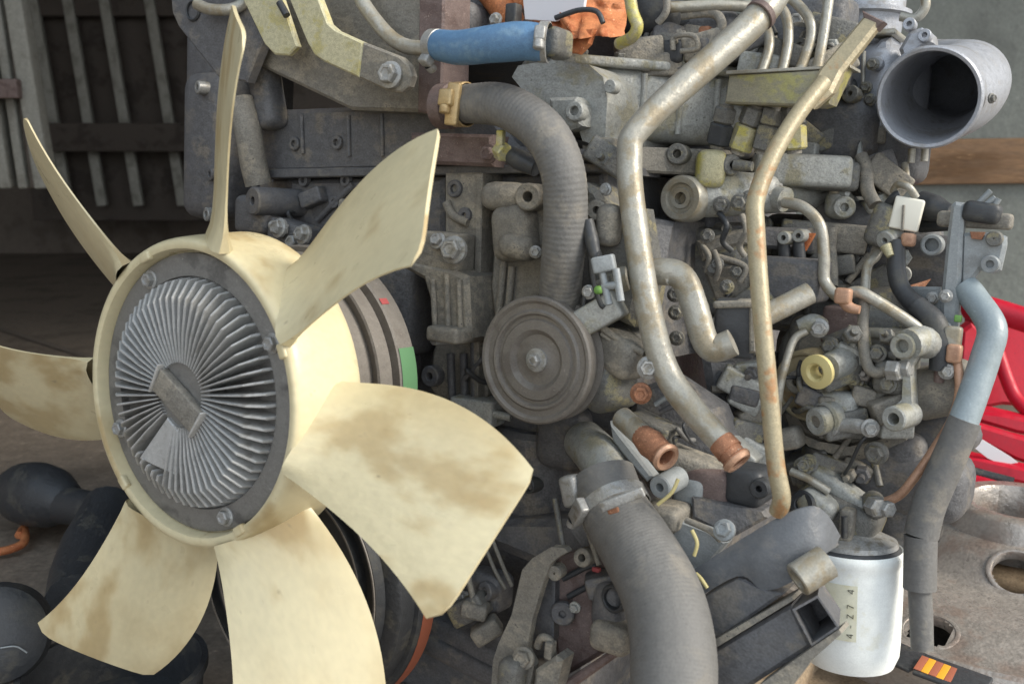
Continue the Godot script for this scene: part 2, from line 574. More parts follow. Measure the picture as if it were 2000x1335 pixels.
func build_room() -> void:
	var st = begin()
	box(st, Vector3(-9, -0.2, -9), Vector3(9, 0, 8))
	structure("floor", st, "floor")
	st = begin()
	box(st, Vector3(-9, 0.0, 0.5), Vector3(9, 0.004, 8))  # unseen pale ground, added to bounce light up onto the engine
	structure("yard", st, "yard")
	# seam between the floor sheets
	st = begin()
	var a = Vector3(-1.7269, 0.004, -3.1605)
	var b = Vector3(-1.0987, 0.004, -2.5932)
	var w = (b - a).cross(UP).normalized() * 0.012
	quad(st, a - w, b - w, b + w, a + w)
	st.generate_normals()
	var seam = put("floor_seam", st.commit(), "dim", self)
	seam.set_meta("kind", "structure")
	# dim inside of the store: back and side walls and the roof that keeps the sky out
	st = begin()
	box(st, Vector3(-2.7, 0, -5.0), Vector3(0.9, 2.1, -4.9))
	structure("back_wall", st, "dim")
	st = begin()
	box(st, Vector3(-2.8, 0, -5.0), Vector3(-2.7, 2.1, 1.6))  # carried forward out of view to block the sky on the left
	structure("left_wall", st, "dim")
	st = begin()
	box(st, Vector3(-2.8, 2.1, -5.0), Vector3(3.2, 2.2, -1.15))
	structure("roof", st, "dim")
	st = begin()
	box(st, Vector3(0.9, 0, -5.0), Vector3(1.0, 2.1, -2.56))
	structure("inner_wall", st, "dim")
	# grey wall on the right with its wooden rail
	st = begin()
	box(st, Vector3(0.45, 0, -2.56), Vector3(3.2, 2.1, -2.5))
	structure("grey_wall", st, "wall")
	var rail = thing("wooden_rail", "brown wooden board fixed along the grey wall behind the intake pipe", "board", Vector3(1.1048, 0.5247, -2.4887))
	var s2 = begin()
	lump_shape(s2, Vector3(0.5, 0.0, 0), Vector3(2.1, 0.108, 0.03), Basis(FR, 0.012), 0.004)
	var rb = put("board", finish(s2), "wood", rail)
	rb.position = Vector3(0, 0, 0)
	# slatted gate deep in the store
	var gate = thing("slatted_gate", "dim slatted partition of upright battens in the dark store behind the fan", "partition", Vector3(-1.6386, 0.3044, -4.231))
	var go = gate.position
	for q in [[Vector3(-1.9685, 1.2411, -4.4301), Vector3(-1.8897, 0.2836, -4.2266)], [Vector3(-1.8259, 1.2411, -4.4301), Vector3(-1.745, 0.2836, -4.2266)], [Vector3(-1.6769, 1.2411, -4.4301), Vector3(-1.5897, 0.2836, -4.2266)], [Vector3(-1.4939, 1.2411, -4.4301), Vector3(-1.4024, 0.2836, -4.2266)], [Vector3(-1.3088, 1.2411, -4.4301), Vector3(-1.2173, 0.2836, -4.2266)]]:
		var mid: Vector3 = (q[0] + q[1]) * 0.5 - go
		var run: Vector3 = q[1] - q[0]
		lump("batten", "batten", mid, Vector3(0.042, run.length(), 0.03), 0.004, Vector3(0, 0, rad_to_deg(atan2(run.x, -run.y))), "", gate)
	lump("crossbar", "tarred", Vector3(-1.5771, 0.5589, -4.234) - go, Vector3(0.80, 0.115, 0.04), 0.006, Vector3.ZERO, "", gate)
	lump("crossbar", "tarred", Vector3(-1.5771, 1.0895, -4.3468) - go, Vector3(0.86, 0.09, 0.04), 0.006, Vector3.ZERO, "", gate)
	lump("backing_board", "tarred", Vector3(-1.6341, 0.7023, -4.4178) - go, Vector3(0.9, 1.0, 0.02), 0.004, Vector3.ZERO, "", gate)
	# pale door frame at the left edge
	var door = thing("door_frame", "pale upright door frame posts at the left edge of the dark store", "door frame", Vector3(-1.291, 0.4557, -2.6274))
	var dof = door.position
	for q in [[Vector3(-1.3503, 0.9969, -2.7424), Vector3(-1.324, 0.4492, -2.626), 0.03, "slat"], [Vector3(-1.3042, 0.9969, -2.7424), Vector3(-1.2779, 0.4492, -2.626), 0.025, "slat"], [Vector3(-1.2524, 0.9938, -2.7214), Vector3(-1.2157, 0.4504, -2.6058), 0.045, "slat"], [Vector3(-1.293, 0.9999, -2.7635), Vector3(-1.2638, 0.4481, -2.6462), 0.03, "dim"]]:
		var mid: Vector3 = (q[0] + q[1]) * 0.5 - dof
		var run: Vector3 = q[1] - q[0]
		lump("post", q[3], mid, Vector3(q[2], run.length(), 0.05), 0.006, Vector3(0, 0, rad_to_deg(atan2(run.x, -run.y))), "", door)
	lump("lock_block", "maroon", Vector3(-1.2856, 0.6948, -2.6271) - dof, Vector3(0.085, 0.048, 0.03), 0.004, Vector3.ZERO, "", door)
	var chest = thing("wooden_chest", "dark brown chest standing on the floor below the door frame", "chest", Vector3(-2.5069, 0, -5.2536))
	lump("body", "maroon", Vector3(-0.25, 0.14, -0.15), Vector3(1.0, 0.28, 0.4), 0.01, Vector3.ZERO, "", chest)
	lump("lid", "dim", Vector3(-0.25, 0.295, -0.15), Vector3(1.03, 0.03, 0.42), 0.006, Vector3.ZERO, "", chest)

# ---------------------------------------------------------------- fan, viscous clutch and the pulleys behind them
func blade_point(s: float, t: float, reach: Vector2) -> Vector3:
	# s runs over the chord from the front edge to the back edge, t from hub to tip
	var arch = 4.0 * t * (1.0 - t)
	var a = lerpf(lerpf(-0.308, 0.2206, s), lerpf(-0.2952, 0.025, s), t) + lerpf(0.0391, 0.046, s) * arch
	var z = lerpf(lerpf(0.0024, -0.0429, s), lerpf(0.0334, -0.031, s), t) + lerpf(-0.0017, -0.0091, s) * arch
	var bow = 4.0 * s * (1.0 - s)
	var corner = pow(maxf(1.0 - 2.0 * s, 0.0), 8.0) + 0.3 * pow(maxf(2.0 * s - 1.0, 0.0), 14.0)
	var r = lerpf(0.122, lerpf(0.2906 * reach.x, 0.311 * reach.y, s) - 0.003 * bow - 0.010 * corner, t)
	# the blade is dished
	z += 0.004 * bow
	return Vector3(-r * sin(a), r * cos(a), z)

func blade_mesh(reach: Vector2) -> ArrayMesh:
	var st = begin()
	var ns = 14
	var nt = 18
	var faces = []
	for side in 2:
		var rows = []
		for j in nt + 1:
			var t = pow(float(j) / nt, 0.9)
			var row = PackedVector3Array()
			for i in ns + 1:
				var s = float(i) / ns
				var p = blade_point(s, t, reach)
				var du = blade_point(minf(s + 0.01, 1.0), t, reach) - blade_point(maxf(s - 0.01, 0.0), t, reach)
				var dt = blade_point(s, minf(t + 0.01, 1.0), reach) - blade_point(s, maxf(t - 0.01, 0.0), reach)
				var nrm = du.cross(dt).normalized()
				var thick = 0.0015 + 0.0075 * exp(-t * 13.0)
				var edge = 1.0 - pow(absf(2.0 * s - 1.0), 12.0) * 0.55
				row.append(p + nrm * thick * edge * (1.0 if side == 0 else -1.0))
			rows.append(row)
		next_group(st)
		grid(st, rows, side == 0)
		faces.append(rows)
	next_group(st)
	for j in nt:
		for i in [0, ns]:
			quad(st, faces[0][j][i], faces[0][j + 1][i], faces[1][j + 1][i], faces[1][j][i])
	for i in ns:
		quad(st, faces[0][nt][i], faces[0][nt][i + 1], faces[1][nt][i + 1], faces[1][nt][i])
	return finish(st)

func build_fan() -> void:
	var hub = wheel("cooling_fan", "cream", HUB, FR, [
		Vector2(0.108, -0.012), Vector2(0.1125, -0.011), Vector2(0.1140, -0.002), Vector2(0.1150, 0.0008), Vector2(0.1170, 0.0018), Vector2(0.1200, 0.0018),
		Vector2(0.1222, 0.0005), Vector2(0.1236, -0.0025), Vector2(0.1245, -0.007), Vector2(0.1262, -0.022), Vector2(0.1285, -0.055), Vector2(0.1288, -0.060),
		Vector2(0.127, -0.063), Vector2(0.116, -0.063), Vector2(0.113, -0.02), Vector2(0.108, -0.0125)],
		"cream plastic fan hub with seven broad yellowed blades, brown stains", null, 96)
	# the blades are not evenly spaced round the hub
	var lean = [-0.06, 0.073, 0.168, 0.196, 0.142, -0.018, 0.053]
	var reach = [Vector2(0.975, 0.98), Vector2(0.985, 0.975), Vector2(1.035, 0.995), Vector2(1, 1), Vector2(0.955, 0.91), Vector2(1, 1), Vector2(0.945, 0.95)]
	for k in 7:
		var b = put("blade", blade_mesh(reach[k]), "cream", hub)
		var skin: StandardMaterial3D = mats["cream"].duplicate()
		skin.uv1_world_triplanar = false
		skin.uv1_scale = Vector3(3.4, 1.5, 3.4)
		skin.uv1_offset = Vector3(0.37 * k, 0.21 * k + 0.1, 0.53 * k)
		b.material_override = skin
		b.transform = Transform3D(Basis(FR, -k * TAU / 7.0 + lean[k]), HUB)
	# clips that hold the clutch plate in the ring
	for ang in [2.02, 0.42, -0.98, -2.3]:
		var d = Vector3(cos(ang), sin(ang), 0)
		lump("clip", "cream", HUB + d * 0.1165 + FR * 0.0005, Vector3(0.008, 0.012, 0.006), 0.002, Vector3(0, 0, rad_to_deg(ang)), "", hub)

	var plate_ = wheel("fan_clutch", "clutch", HUB, FR, [
		Vector2(0, -0.013), Vector2(0.0925, -0.013), Vector2(0.0935, -0.0065), Vector2(0.1085, -0.0065), Vector2(0.1115, -0.008), Vector2(0.1125, -0.013), Vector2(0.100, -0.020), Vector2(0, -0.020)],
		"dark grey viscous fan clutch with radial cooling fins", null, 80)
	var fin_mesh = fin()
	for k in 62:
		var ang = TAU * (k + 0.4) / 62.0
		var cut = ang > 3.93 and ang < 4.45
		var f = put("fin", short_fin() if cut else fin_mesh, "fin", plate_)
		f.transform = Transform3D(Basis(FR, ang), HUB)
	# flat tab among the fins and the bar across the middle
	var tab = [Vector3(-0.0146, 0.375, 0.0075), Vector3(0.0011, 0.3652, 0.0075), Vector3(-0.0014, 0.3294, 0.0075), Vector3(-0.0496, 0.3353, 0.0075)]
	plate("flat_tab", "fin", tab, -FR * 0.018, 0.001, "", plate_)
	lump("centre_bar", "dusty", HUB + Vector3(0.001, -0.004, 0.008), Vector3(0.056, 0.021, 0.008), 0.0015, Vector3(0, 0, -31), "", plate_)
	for s in [-1.0, 1.0]:
		var d = Vector3(cos(deg_to_rad(-31)), sin(deg_to_rad(-31)), 0) * 0.0290 * s
		lump("bar_end", "fin", HUB + Vector3(0.001, -0.004, 0.008) + d, Vector3(0.002, 0.026, 0.012), 0.001, Vector3(0, 0, -31 + (6 if s < 0 else -3)), "", plate_)
	wheel("hub_disc", "clutch", HUB, FR, [Vector2(0.031, -0.012), Vector2(0.030, 0.002), Vector2(0.028, 0.004), Vector2(0, 0.004)], "", plate_, 32)
	for ang in [2.13, 0.52, -1.15, -2.7]:
		bolt(HUB + Vector3(cos(ang), sin(ang), 0) * 0.1015 + FR * -0.0062, FR, 0.0058, "steel", plate_)

	# pulley on the fan shaft, with paint marks on its rim
	var fp = HUB - FR * 0.098
	var fpm = wheel("fan_pulley", "pulley", fp, FR, [
		Vector2(0, 0.004), Vector2(0.098, 0.004), Vector2(0.100, 0.008), Vector2(0.1035, 0.010), Vector2(0.1035, -0.006), Vector2(0.1105, -0.004), Vector2(0.1125, -0.005),
		Vector2(0.1125, -0.020), Vector2(0.1085, -0.022), Vector2(0.1085, -0.025), Vector2(0.1165, -0.025), Vector2(0.1180, -0.027), Vector2(0.1180, -0.045), Vector2(0.115, -0.048), Vector2(0, -0.048)],
		"grey grooved pulley behind the fan hub", null, 96)
	rim_mark("paint_mark", "green_mark", fp, 0.1184, -0.0265, -0.0455, 0.02, 0.34, fpm)
	rim_mark("paint_mark", "red_mark", fp, 0.1184, -0.0265, -0.036, 0.68, 0.73, fpm)
	wheel("fan_shaft", "iron", HUB, FR, [Vector2(0.03, -0.01), Vector2(0.03, -0.26)])

	# crankshaft damper below
	var cp = Vector3(HUB.x + 0.0, HUB.y - 0.185, -0.115)
	var cpm = wheel("crank_pulley", "black", cp, FR, [
		Vector2(0, -0.012), Vector2(0.086, -0.012), Vector2(0.088, 0.003), Vector2(0.0915, 0.004), Vector2(0.0925, -0.004), Vector2(0.1045, -0.004), Vector2(0.1055, 0.003),
		Vector2(0.1085, 0.003), Vector2(0.1095, -0.008), Vector2(0.122, -0.010), Vector2(0.124, -0.012), Vector2(0.124, -0.03), Vector2(0.128, -0.031), Vector2(0.130, -0.034),
		Vector2(0.130, -0.052), Vector2(0.126, -0.055), Vector2(0, -0.055)],
		"black crankshaft damper with worn orange rim", null, 96)
	for r in [0.09, 0.107]:
		wheel("bright_ring", "pulley", cp, FR, [Vector2(r - 0.0012, 0.0035), Vector2(r - 0.0008, 0.0046), Vector2(r + 0.0008, 0.0046), Vector2(r + 0.0012, 0.0035)], "", cpm, 96)
	rim_mark("paint_mark", "orange_mark", cp, 0.1304, -0.035, -0.051, -0.85, -0.02, cpm)
	rim_mark("paint_mark", "red_mark", cp, 0.1244, -0.0125, -0.029, 0.25, 0.42, cpm)

func rim_mark(called: String, m: String, at: Vector3, r: float, z0: float, z1: float, a0: float, a1: float, parent: Node) -> void:
	var st = begin()
	var rows = []
	for i in 13:
		var a = lerpf(a0, a1, i / 12.0)
		var d = Vector3(cos(a), sin(a), 0) * r
		rows.append(PackedVector3Array([at + d + FR * z0, at + d + FR * z1]))
	grid(st, rows)
	put(called, finish(st), m, parent)

func fin() -> ArrayMesh:
	var st = begin()
	fin_shape(st, 0.026)
	return finish(st)

func short_fin() -> ArrayMesh:
	if not shared.has("short_fin"):
		var st = begin()
		fin_shape(st, 0.072)
		shared["short_fin"] = finish(st)
	return shared["short_fin"]

func fin_shape(st: SurfaceTool, r0: float) -> void:
	# ridge lines of one fin, its foot wider than its top
	var prof = []
	for q in [Vector2(0.026, 0.0075), Vector2(0.05, 0.010), Vector2(0.077, 0.010), Vector2(0.0905, 0.001), Vector2(0.0925, -0.009)]:
		if q.x >= r0 - 0.001:
			prof.append(q)
	if prof[0].x > r0 + 0.001:
		prof.push_front(Vector2(r0, 0.010))
	var rows = []
	for q in prof:
		var k = clampf((q.x - 0.02) / 0.07, 0.0, 1.0)
		var w = lerpf(0.0006, 0.00115, k)
		var foot = w * 1.3
		var h: float = q.y
		var low = -0.0135
		rows.append(PackedVector3Array([Vector3(q.x, -foot, low), Vector3(q.x, -w, h - 0.0012), Vector3(q.x, -w * 0.5, h), Vector3(q.x, w * 0.5, h), Vector3(q.x, w, h - 0.0012), Vector3(q.x, foot, low)]))
	st.set_smooth_group(0xFFFFFFFF)
	grid(st, rows)
	var first: PackedVector3Array = rows[0]
	st.set_smooth_group(0xFFFFFFFF)
	for j in range(1, 5):
		tri(st, first[0], first[j], first[j + 1])

# ---------------------------------------------------------------- castings of block, head and timing gear
func build_block() -> void:
	plate("engine_block", "iron", [Vector3(-0.2215, 0.575, -0.27), Vector3(0.0837, 0.5878, -0.27), Vector3(0.2149, 0.5931, -0.27), Vector3(0.2414, 0.4742, -0.27), Vector3(0.2552, 0.2923, -0.27), Vector3(0.2205, 0.0771, -0.27), Vector3(-0.1038, -0.0335, -0.27), Vector3(-0.2117, 0.2535, -0.27)], FR * -0.52, 0.006, "dark grimy cast iron cylinder block")
	plate("cylinder_head", "iron", [Vector3(-0.1978, 0.645, -0.25), Vector3(-0.0157, 0.6483, -0.25), Vector3(0.1062, 0.6377, -0.25), Vector3(0.1358, 0.6105, -0.25), Vector3(0.2294, 0.6085, -0.25), Vector3(0.2303, 0.5956, -0.25), Vector3(0.092, 0.5891, -0.25), Vector3(-0.1958, 0.5784, -0.25)], FR * -0.55, 0.005, "dark cast iron cylinder head")
	lump("valve_cover", "iron", Vector3(-0.1202, 0.7636, -0.48), Vector3(0.36, 0.12, 0.36), 0.015)
	# ribs and small webs of the head front
	for x in [[Vector3(-0.1334, 0.6391, -0.249), Vector3(-0.129, 0.5999, -0.249)], [Vector3(-0.0679, 0.6387, -0.249), Vector3(-0.0647, 0.5983, -0.249)], [Vector3(-0.0243, 0.6399, -0.249), Vector3(-0.0209, 0.599, -0.249)]]:
		pipe("head_rib", "iron", x, 0.00241)
	for q in [Vector3(-0.1412, 0.61, -0.246), Vector3(-0.0813, 0.6116, -0.246)]:
		boss("head_boss", "iron", q, FR, 0.00722, 0.00337, 0.008)
	plate("head_gasket", "iron", [Vector3(-0.1962, 0.5823, -0.243), Vector3(0.234, 0.5969, -0.243), Vector3(0.2345, 0.5901, -0.243), Vector3(-0.1959, 0.5725, -0.243)], FR * -0.1, 0.001)
	# front cover panels with their bosses
	plate("gear_case", "iron", [Vector3(-0.1543, 0.5721, -0.255), Vector3(0.05, 0.5813, -0.255), Vector3(0.0534, 0.5208, -0.255), Vector3(0.015, 0.4733, -0.255), Vector3(-0.0943, 0.4639, -0.255), Vector3(-0.152, 0.5083, -0.255)], FR * -0.02, 0.004)
	for q in [Vector3(-0.1304, 0.5725, -0.25), Vector3(-0.0715, 0.5742, -0.25), Vector3(-0.086, 0.5515, -0.25), Vector3(-0.0114, 0.562, -0.25), Vector3(-0.1295, 0.5471, -0.25)]:
		boss("case_boss", "iron", q, FR, 0.00626, 0.00289, 0.006)
	pipe("case_rib", "iron", [Vector3(-0.1097, 0.5322, -0.253), Vector3(-0.0616, 0.5706, -0.253)], 0.00337)
	plate("flange_plate", "dusty", [Vector3(0.0631, 0.5841, -0.24), Vector3(0.1038, 0.586, -0.24), Vector3(0.109, 0.4818, -0.24), Vector3(0.1028, 0.4789, -0.24), Vector3(0.0666, 0.5215, -0.24)], FR * -0.03, 0.002)
	plate("flange_edge", "dusty", [Vector3(0.1015, 0.5848, -0.237), Vector3(0.1083, 0.585, -0.237), Vector3(0.1157, 0.3681, -0.237), Vector3(0.1076, 0.3669, -0.237)], FR * -0.05, 0.001)
	boss("flange_boss", "iron", Vector3(0.077, 0.5701, -0.236), FR, 0.00801, 0.00377, 0.006)
	boss("flange_boss", "iron", Vector3(0.0901, 0.5464, -0.236), FR, 0.00707, 0.00236, 0.006)
	pipe("flange_web", "dusty", [Vector3(0.0685, 0.5572, -0.238), Vector3(0.0769, 0.5458, -0.238), Vector3(0.0948, 0.5396, -0.238)], 0.00424)
	# tubular bosses left of the fan
	boss("long_boss", "iron", Vector3(-0.1502, 0.5486, -0.2), Vector3(-0.2, 0.0, 1), 0.01459, 0.0041, 0.06)
	lump("boss_web", "iron", Vector3(-0.1665, 0.5343, -0.235), Vector3(0.05, 0.04, 0.05), 0.008)
	pipe("oil_feed_tube", "dusty", [Vector3(-0.1922, 0.6521, -0.22), Vector3(-0.1797, 0.618, -0.22), Vector3(-0.1765, 0.5868, -0.225), Vector3(-0.1737, 0.566, -0.23)], 0.01398)
	boss("stud_end", "steel", Vector3(-0.3105, 0.6728, -0.26), Vector3(-0.3, 0, 1), 0.00746, 0.00326, 0.02)
	boss("stud_end", "steel", Vector3(-0.2926, 0.5302, -0.26), Vector3(-0.3, 0, 1), 0.00792, 0.00373, 0.02)
	boss("stud_end", "iron", Vector3(-0.2934, 0.5757, -0.265), Vector3(-0.3, 0, 1), 0.00746, 0.00326, 0.02)
	lump("left_casting", "iron", Vector3(-0.3168, 0.6087, -0.32), Vector3(0.08, 0.17, 0.1), 0.02)
	lump("left_casting", "iron", Vector3(-0.3283, 0.6956, -0.34), Vector3(0.10, 0.12, 0.1), 0.02)
	# bright bolts above the hub
	lump("bolt_pad", "iron", Vector3(-0.1142, 0.5167, -0.225), Vector3(0.05, 0.026, 0.03), 0.004, Vector3(0, 0, -10))
	for q in [Vector3(-0.1156, 0.5231, -0.205), Vector3(-0.0819, 0.5184, -0.205), Vector3(-0.0986, 0.5088, -0.21)]:
		bolt(q, Vector3(-0.1, 0.2, 1), 0.00758)
	pipe("bolt_washer_tube", "steel", [Vector3(-0.1298, 0.525, -0.208), Vector3(-0.1078, 0.5225, -0.208)], 0.0049)

func build_front() -> void:
	# cast bracket right of the fan
	lump("bolt_pad", "dusty", Vector3(0.0808, 0.5129, -0.222), Vector3(0.05, 0.035, 0.03), 0.004)
	bolt(Vector3(0.1075, 0.5157, -0.2), Vector3(0.1, 0.1, 1), 0.00936)
	bolt(Vector3(0.0856, 0.5225, -0.205), Vector3(0, 0.4, 1), 0.0058)
	plate("cast_bracket", "dusty", [Vector3(0.0481, 0.5037, -0.205), Vector3(0.1014, 0.4984, -0.205), Vector3(0.1198, 0.493, -0.205), Vector3(0.1264, 0.4389, -0.205), Vector3(0.1166, 0.4323, -0.205), Vector3(0.0849, 0.4304, -0.205), Vector3(0.0788, 0.4664, -0.205), Vector3(0.07, 0.4866, -0.205), Vector3(0.0423, 0.4962, -0.205)], FR * -0.05, 0.004)
	for x in [[Vector3(0.0833, 0.4878, -0.203), Vector3(0.0886, 0.4441, -0.203)], [Vector3(0.0986, 0.4936, -0.203), Vector3(0.1039, 0.4411, -0.203)], [Vector3(0.1124, 0.4901, -0.203), Vector3(0.1175, 0.4426, -0.203)]]:
		pipe("bracket_rib", "dusty", x, 0.00268)
	boss("bracket_bolt", "steel", Vector3(0.0968, 0.4367, -0.19), Vector3(-0.3, 0, 1), 0.00661, 0.00309, 0.025)
	lump("bracket_foot", "dusty", Vector3(0.1084, 0.4409, -0.2), Vector3(0.035, 0.014, 0.03), 0.004)
	lump("recess_shade_block", "iron", Vector3(0.0168, 0.4535, -0.25), Vector3(0.05, 0.09, 0.05), 0.012)  # added iron block standing in for the shade of a recess
	for x in [[Vector3(0.0798, 0.4163, -0.24), Vector3(0.0853, 0.363, -0.24)], [Vector3(0.0947, 0.4182, -0.24), Vector3(0.0999, 0.3604, -0.24)], [Vector3(0.1049, 0.4434, -0.24), Vector3(0.1119, 0.3574, -0.24)]]:
		pipe("cover_rib", "iron", x, 0.00373)
	boss("cover_boss", "iron", Vector3(0.0593, 0.3921, -0.235), FR, 0.01026, 0.00373, 0.02)

	# thermostat housing casting behind the top hose
	lump("housing_tube", "dusty", Vector3(0.1365, 0.5648, -0.245), Vector3(0.045, 0.026, 0.05), 0.012)
	boss("housing_boss", "dusty", Vector3(0.1721, 0.5653, -0.215), Vector3(0.2, 0, 1), 0.01186, 0.00456, 0.03)
	plate("housing_plate", "dusty", [Vector3(0.124, 0.5572, -0.238), Vector3(0.179, 0.5594, -0.238), Vector3(0.1864, 0.4885, -0.238), Vector3(0.1692, 0.4688, -0.238), Vector3(0.1292, 0.4462, -0.238), Vector3(0.1212, 0.4829, -0.238)], FR * -0.03, 0.004)
	lump("housing_body", "dusty", Vector3(0.1515, 0.5334, -0.232), Vector3(0.042, 0.05, 0.03), 0.012, Vector3(0, 0, 8))
	lump("housing_nose", "dusty", Vector3(0.1625, 0.5219, -0.222), Vector3(0.034, 0.022, 0.03), 0.010, Vector3(0, 0, -8))
	bolt(Vector3(0.1835, 0.5189, -0.215), Vector3(0.4, 0, 1), 0.0041)
	bolt(Vector3(0.1389, 0.5552, -0.23), Vector3(0, 0, 1), 0.0041)
	for x in [[Vector3(0.1389, 0.5122, -0.234), Vector3(0.1358, 0.4472, -0.234)], [Vector3(0.1477, 0.5037, -0.234), Vector3(0.1458, 0.4482, -0.234)]]:
		pipe("housing_rib", "dusty", x, 0.00319)
	pipe("housing_rib", "dusty", [Vector3(0.1427, 0.5485, -0.225), Vector3(0.1427, 0.5306, -0.225), Vector3(0.1521, 0.5176, -0.222)], 0.00274)
	# water outlet casting right of the hose
	plate("outlet_flange", "grime", [Vector3(0.2206, 0.5798, -0.225), Vector3(0.2333, 0.5739, -0.225), Vector3(0.2438, 0.5617, -0.225), Vector3(0.2627, 0.5604, -0.225), Vector3(0.2792, 0.4969, -0.225), Vector3(0.2749, 0.4628, -0.225), Vector3(0.2331, 0.4757, -0.225), Vector3(0.2245, 0.5267, -0.225)], FR * -0.05, 0.005)
	boss("flange_boss", "dusty", Vector3(0.2395, 0.557, -0.215), Vector3(0.2, 0, 1), 0.00847, 0.00312, 0.02)
	bolt(Vector3(0.2435, 0.5741, -0.222), FR, 0.00401)
	lump("flange_pad", "dusty", Vector3(0.25, 0.5451, -0.22), Vector3(0.02, 0.035, 0.02), 0.008)
	pipe("sensor_body", "black", [Vector3(0.2408, 0.5483, -0.2), Vector3(0.2504, 0.5222, -0.198), Vector3(0.2552, 0.5204, -0.198)], [0.00479, 0.0061, 0.00436])
	lump("plug_connector", "paint_grey", Vector3(0.2636, 0.515, -0.19), Vector3(0.018, 0.013, 0.014), 0.002, Vector3(0, 20, 15), "small grey wiring connector with two prongs")
	for q in [[Vector3(0.2633, 0.5089, -0.188), Vector3(0.2727, 0.4835, -0.186)], [Vector3(0.2754, 0.5119, -0.188), Vector3(0.2828, 0.4872, -0.186)]]:
		pipe("connector_prong", "paint_grey", q, 0.00305)
	pipe("connector_bar", "paint_grey", [Vector3(0.2657, 0.497, -0.187), Vector3(0.2782, 0.4997, -0.187)], 0.00305)
	lump("small_plug", "green_plug", Vector3(0.2574, 0.4935, -0.195), Vector3(0.007, 0.007, 0.007), 0.003)
	bolt(Vector3(0.2459, 0.4907, -0.2), Vector3(0.2, 0, 1), 0.00436)
	pipe("wire", "black", [Vector3(0.2456, 0.4948, -0.2), Vector3(0.2418, 0.4819, -0.2), Vector3(0.2423, 0.4691, -0.205)], 0.00174)
	pipe("wire", "black", [Vector3(0.242, 0.5443, -0.2), Vector3(0.2488, 0.5034, -0.2), Vector3(0.2569, 0.4834, -0.2), Vector3(0.2609, 0.4796, -0.2)], 0.00218)

	# idler pulley
	var ic = Vector3(0.2031, 0.4298, -0.19)
	var ip = wheel("idler_pulley", "pulley", ic, FR, [
		Vector2(0, -0.006), Vector2(0.010, -0.006), Vector2(0.0125, -0.0075), Vector2(0.0215, -0.0075), Vector2(0.0240, -0.0045), Vector2(0.0258, -0.003), Vector2(0.0335, -0.003), Vector2(0.0350, -0.0048),
		Vector2(0.0375, -0.0048), Vector2(0.0392, -0.0015), Vector2(0.041, -0.0012), Vector2(0.043, -0.003), Vector2(0.0475, -0.003), Vector2(0.0500, -0.0005), Vector2(0.0525, -0.0005), Vector2(0.0540, -0.002),
		Vector2(0.0540, -0.010), Vector2(0.0490, -0.011), Vector2(0.0490, -0.022), Vector2(0.0540, -0.023), Vector2(0.0540, -0.030), Vector2(0.0525, -0.032), Vector2(0.02, -0.034)], "dusty grey ribbed idler pulley", null, 80)
	var ib = begin()
	lathe(ib, ic + FR * -0.006, FR, [Vector2(0.010, 0), Vector2(0.010, 0.002), Vector2(0.0075, 0.0028), Vector2(0.0045, 0.003)], 24)
	lathe(ib, ic + FR * -0.0035, FR, [Vector2(0.0055, 0), Vector2(0.0055, 0.005), Vector2(0.0042, 0.0062), Vector2(0.003, 0.0062), Vector2(0.0024, 0.0045), Vector2(0, 0.0045)], 6, true)
	put("pulley_bolt", finish(ib), "steel", ip)
	# pulley carrier and the casting it sits on
	var car = begin()
	tube(car, [ic - FR * 0.03, Vector3(0.225, 0.4337, -0.245), Vector3(0.2547, 0.4306, -0.27)], [0.03, 0.038, 0.035, 0.03], 24)
	put("pulley_carrier", finish(car), "grime")
	lump("carrier_arm", "dusty", Vector3(0.2671, 0.4406, -0.225), Vector3(0.045, 0.035, 0.03), 0.01, Vector3(0, -25, -15))
	lump("carrier_arm", "grime", Vector3(0.2519, 0.4137, -0.235), Vector3(0.04, 0.05, 0.04), 0.012, Vector3(0, -20, 25))
	bolt(Vector3(0.3016, 0.4351, -0.205), Vector3(0.4, 0.1, 1), 0.00689)
	bolt(Vector3(0.2965, 0.4137, -0.205), Vector3(0.4, 0, 1), 0.00646, "rust")
	pipe("carrier_rib", "dusty", [Vector3(0.2493, 0.4628, -0.215), Vector3(0.2676, 0.4544, -0.213), Vector3(0.2952, 0.4454, -0.21)], 0.00305)
	pipe("carrier_rib", "dusty", [Vector3(0.2527, 0.456, -0.214), Vector3(0.2734, 0.4467, -0.212)], 0.00174)

